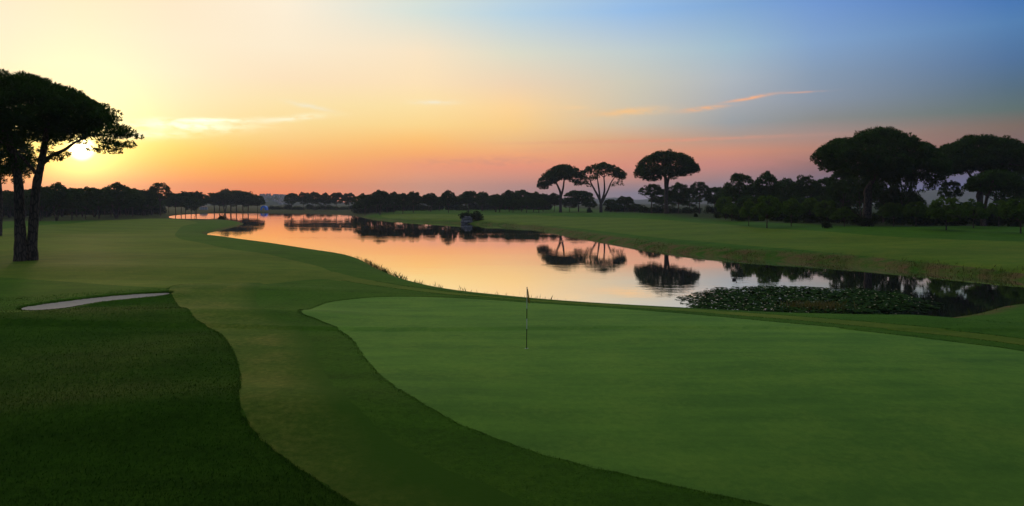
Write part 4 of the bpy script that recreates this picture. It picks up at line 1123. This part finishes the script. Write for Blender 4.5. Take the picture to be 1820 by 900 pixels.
def build_grass():
    rng = np.random.default_rng(41)
    # the long rough in the foreground
    N = 300000
    az = np.radians(rng.uniform(-39, 39, N)); r = 10 * (48 / 10) ** rng.random(N)
    x, y = np.sin(az) * r, np.cos(az) * r
    g = sdf(x, y, GREEN, 5.0); s = sdf(x, y, STRIP, 0.1); f = sdf(x, y, FAIR_L, 0.1); bd = sdf(x, y, BAND, 0.1); bk = sdf(x, y, BUNK, 0.1); lk = sdf(x, y, LAKE, 0.2)
    edge = np.minimum.reduce([g, s, f, bd, bk])
    # the apron round the green is cut shorter than the rough outside the mown strip
    apron = seg_dist2(x, y, STRIP_IN, False) < seg_dist2(x, y, STRIP_OUT, False)
    keep = (edge > 0.01) & (lk > 0.1) & (~apron | (rng.random(N) < 0.25))
    x, y, apron, rr = x[keep], y[keep], apron[keep], r[keep]
    P = np.stack([x, y, terrain(x, y)], 1)
    h = np.where(apron, 0.016, 0.034) * rng.uniform(0.6, 1.4, len(x)); w = 0.004 + 0.00035 * rr
    bx_, by_, bh_ = [], [], []
    for poly in (GREEN, STRIP, BAND, BUNK):
        i0 = rng.integers(0, len(poly), 14000); t_ = rng.random(14000)[:, None]
        q = poly[i0] * (1 - t_) + poly[(i0 + 1) % len(poly)] * t_ + rng.normal(0, 0.10, (14000, 2))
        sd_ = sdf(q[:, 0], q[:, 1], poly, 0.5)
        if poly is STRIP: sd_ = np.where(seg_dist2(q[:, 0], q[:, 1], STRIP_IN, False) < seg_dist2(q[:, 0], q[:, 1], STRIP_OUT, False), -1.0, sd_)
        ok = (sd_ > -0.02) & (q[:, 1] > 9) & (q[:, 1] < 50) & (sdf(q[:, 0], q[:, 1], GREEN, 0.5) > -0.02) & (sdf(q[:, 0], q[:, 1], BUNK, 0.5) > -0.02)
        bx_.append(q[ok, 0]); by_.append(q[ok, 1])
    bx_ = np.concatenate(bx_); by_ = np.concatenate(by_)
    P2 = np.stack([bx_, by_, terrain(bx_, by_)], 1)
    P = np.concatenate([P, P2]); h = np.concatenate([h, rng.uniform(0.012, 0.034, len(P2))]); w = np.concatenate([w, 0.004 + 0.0003 * by_])
    o = blades('rough_grass', P, h, w, 0.9, M['blade'], rng)
    tag(o, 'long dark grass blades of the rough in the foreground', 'grass', None, 'stuff')
    # sedge along the near waterline
    pts = catmull(near_w, 40, False)
    sel = pts[(pts[:, 1] < 130)]
    idx = rng.integers(0, len(sel), 9000)
    base = sel[idx] + rng.normal(0, 0.40, (9000, 2))
    clump = np.sin(base[:, 0] * 1.3 + base[:, 1] * 0.7) + np.sin(base[:, 0] * 3.1 - 1) * 0.7 + rng.normal(0, 0.5, 9000)
    lefty = base[:, 0] < 3.0
    keep = (clump > np.where(lefty, -0.4, 1.1))
    base = base[keep]
    z = np.maximum(terrain(base[:, 0], base[:, 1]), -0.1)
    h = rng.uniform(0.12, 0.40, len(base)) * np.where(base[:, 0] < 3.0, 1.0 + 0.5 * sstep(-26, -14, base[:, 0]), 0.8) * (1 + 0.7 * (rng.random(len(base)) > 0.97))
    o = blades('shore_sedge', np.stack([base[:, 0], base[:, 1], z], 1), h, 0.011, 0.5, M['sedge'], rng)
    tag(o, 'ragged sedge and rushes along the near waterline', 'sedge', None, 'stuff')
    # tussocks on the far bank
    pts = catmull([p for p in far_w if p[1] < 330], 60, False)
    idx = rng.integers(0, len(pts), 15000)
    base = pts[idx] + rng.normal(0, 1.0, (15000, 2)) + np.array([0.5, 1.0])
    cl = np.sin(base[:, 0] * 0.9 + 2) + np.sin(base[:, 1] * 0.8) + rng.normal(0, 0.7, len(base))
    dl = sdf(base[:, 0], base[:, 1], LAKE, 8.0)
    keep = (cl > 0.1) & (dl > -0.25) & (dl < 3.5)
    base = base[keep]
    z = terrain(base[:, 0], base[:, 1]) - 0.03
    h = rng.uniform(0.10, 0.32, len(base))
    o = blades('bank_tussocks', np.stack([base[:, 0], base[:, 1], z], 1), h, 0.035, 0.8, M['sedge'], rng)
    tag(o, 'dry tussocks along the far bank above the water', 'grass', None, 'stuff')
    # brownish reed clump by the stake
    X, D = plane_pt(1455, 551, 0.0)
    b2 = np.stack([X + rng.normal(0, 1.0, 900), D + rng.normal(0.4, 0.6, 900)], 1)
    o = blades('reed_clump', np.stack([b2[:, 0], b2[:, 1], np.full(900, -0.05)], 1), rng.uniform(0.25, 0.6, 900), 0.02, 0.4, M['dry'], rng)
    tag(o, 'brownish reed clump among the lily pads behind the red stake', 'reeds', None, 'stuff')
build_grass()

# ------------------------------------------------------------------ far buildings
def box(x0, x1, y0, y1, z0, z1):
    V = np.array([(x, y, z) for z in (z0, z1) for y in (y0, y1) for x in (x0, x1)], float)
    return V, np.array([(0, 1, 5, 4), (1, 3, 7, 5), (3, 2, 6, 7), (2, 0, 4, 6), (4, 5, 7, 6), (0, 2, 3, 1)])
def villa_meshes(w, d, h, rh):
    wall = mesh_np('wall', *box(-w / 2, w / 2, -d / 2, d / 2, -2, h), M['villa'], False)
    e = 0.4
    V = np.array([(-w / 2 - e, -d / 2 - e, h), (w / 2 + e, -d / 2 - e, h), (w / 2 + e, d / 2 + e, h), (-w / 2 - e, d / 2 + e, h), (-w / 4, 0, h + rh), (w / 4, 0, h + rh)])
    Ft = np.array([(0, 1, 5), (0, 5, 4), (1, 2, 5), (2, 3, 4), (2, 4, 5), (3, 0, 4), (0, 3, 2), (0, 2, 1)])
    roof = mesh_np('roof', V, Ft, M['tile'], False)
    win = mesh_np('window', *box(-0.75, 0.75, -0.06, 0.02, 0, 1.3), M['glass'], False)
    return wall, roof, win, (w, d, h)
VIL = [villa_meshes(11, 9, 6.2, 1.8), villa_meshes(15, 10, 6.0, 2.0), villa_meshes(9, 9, 8.6, 1.5)]
def villa(X, Y, z, rz, label, group, v, scale=1.0):
    wall, roof, win, (w, d, h) = VIL[v]
    o = tag(empty('villa', (X, Y, z), rz, (scale,) * 3), label, 'house', group)
    link('wall', wall, o); link('roof', roof, o)
    for fx in (-0.3, 0.0, 0.3):
        for fz in ((0.18, 0.62) if h < 7 else (0.12, 0.42, 0.72)):
            q = link('window', win, o); q.location = (fx * w, -d / 2, fz * h)
    return o
def town_z(x, y):
    gx = (x + 590) / 190; gy = (y - 1780) / 330
    return 0.9 + 24 * max(0, 1 - gx * gx) ** 1.2 * max(0, 1 - gy * gy) ** 1.2 - 1.5
rng = random.Random(17)
for i in range(44):
    Y = rng.uniform(1500, 1800); px = rng.uniform(458, 512)
    X = (px - 910) / F * Y
    villa(X, Y, town_z(X, Y), rng.uniform(-0.5, 0.5), 'pale villa in the hillside town beyond the far shore', 'villas of the hillside town', i % 3, 0.5)
villa((362 - 910) / F * 560, 560, th1((362 - 910) / F * 560, 560), 0.3, 'pale house glimpsed left of the waterside grove', None, 1, 0.36)
villa((1169 - 910) / F * 330, 330, th1((1169 - 910) / F * 330, 330), 0.1, 'white house glimpsed left of the solitary pine trunk', None, 0, 0.30)
villa((1100 - 910) / F * 1500, 1500, 0, 0.2, 'white house far off right of the close pair of pines', None, 1, 1.0)

def build_tent():
    X = (470 - 910) / F * 545; Y = 545; z = th1(X, Y)
    root = tag(empty('canopy_tent', (X, Y, z)), 'bright blue arched canopy tent on the far shore', 'tent')
    w, d, h = 4.6, 4.0, 3.3; n = 16
    th = np.linspace(0, math.pi, n + 1)
    out = np.stack([np.cos(th) * w / 2, np.sin(th) ** 0.8 * h], 1); inn = np.stack([np.cos(th) * w * 0.26 - 0.3, np.sin(th) ** 0.8 * h * 0.55], 1)
    V = np.concatenate([np.column_stack([out[:, 0], np.full(n + 1, -d / 2), out[:, 1]]), np.column_stack([out[:, 0], np.full(n + 1, d / 2), out[:, 1]])])
    a = np.arange(n)
    link('roof_sheet', mesh_np('roof_sheet', V, np.stack([a, a + 1, a + n + 2, a + n + 1], 1), M['blue']), root)
    V = np.concatenate([np.column_stack([out[:, 0], np.full(n + 1, -d / 2), out[:, 1]]), np.column_stack([inn[:, 0], np.full(n + 1, -d / 2 + 0.02), inn[:, 1]])])
    link('front_sheet', mesh_np('front_sheet', V, np.stack([a, a + 1, a + n + 2, a + n + 1], 1), M['blue'], False), root)
    v, f = tube(np.array([(-w / 2, -d / 2 - 0.03, 0), (-w / 2, -d / 2 - 0.03, 1.2)]), [0.06, 0.06], 6)
    link('pole', mesh_np('pole', v, f, M['white']), root)
build_tent()

# ------------------------------------------------------------------ haze
def build_haze():
    V, Fc = box(-4700, 4700, -4700, 4700, -3.0, 118.0)
    o = link('haze', mesh_np('haze', V, Fc, None, False))
    m = bpy.data.materials.new('haze_air'); m.use_nodes = True
    nt_ = m.node_tree; nt_.nodes.clear()
    out = nt_.nodes.new('ShaderNodeOutputMaterial'); pv = nt_.nodes.new('ShaderNodeVolumePrincipled')
    pv.inputs['Color'].default_value = (0.80, 0.84, 0.95, 1); pv.inputs['Density'].default_value = 0.00016
    pv.inputs['Anisotropy'].default_value = 0.2
    nt_.links.new(pv.outputs[0], out.inputs['Volume'])
    o.data.materials.append(m)
    o['kind'] = 'stuff'
build_haze()
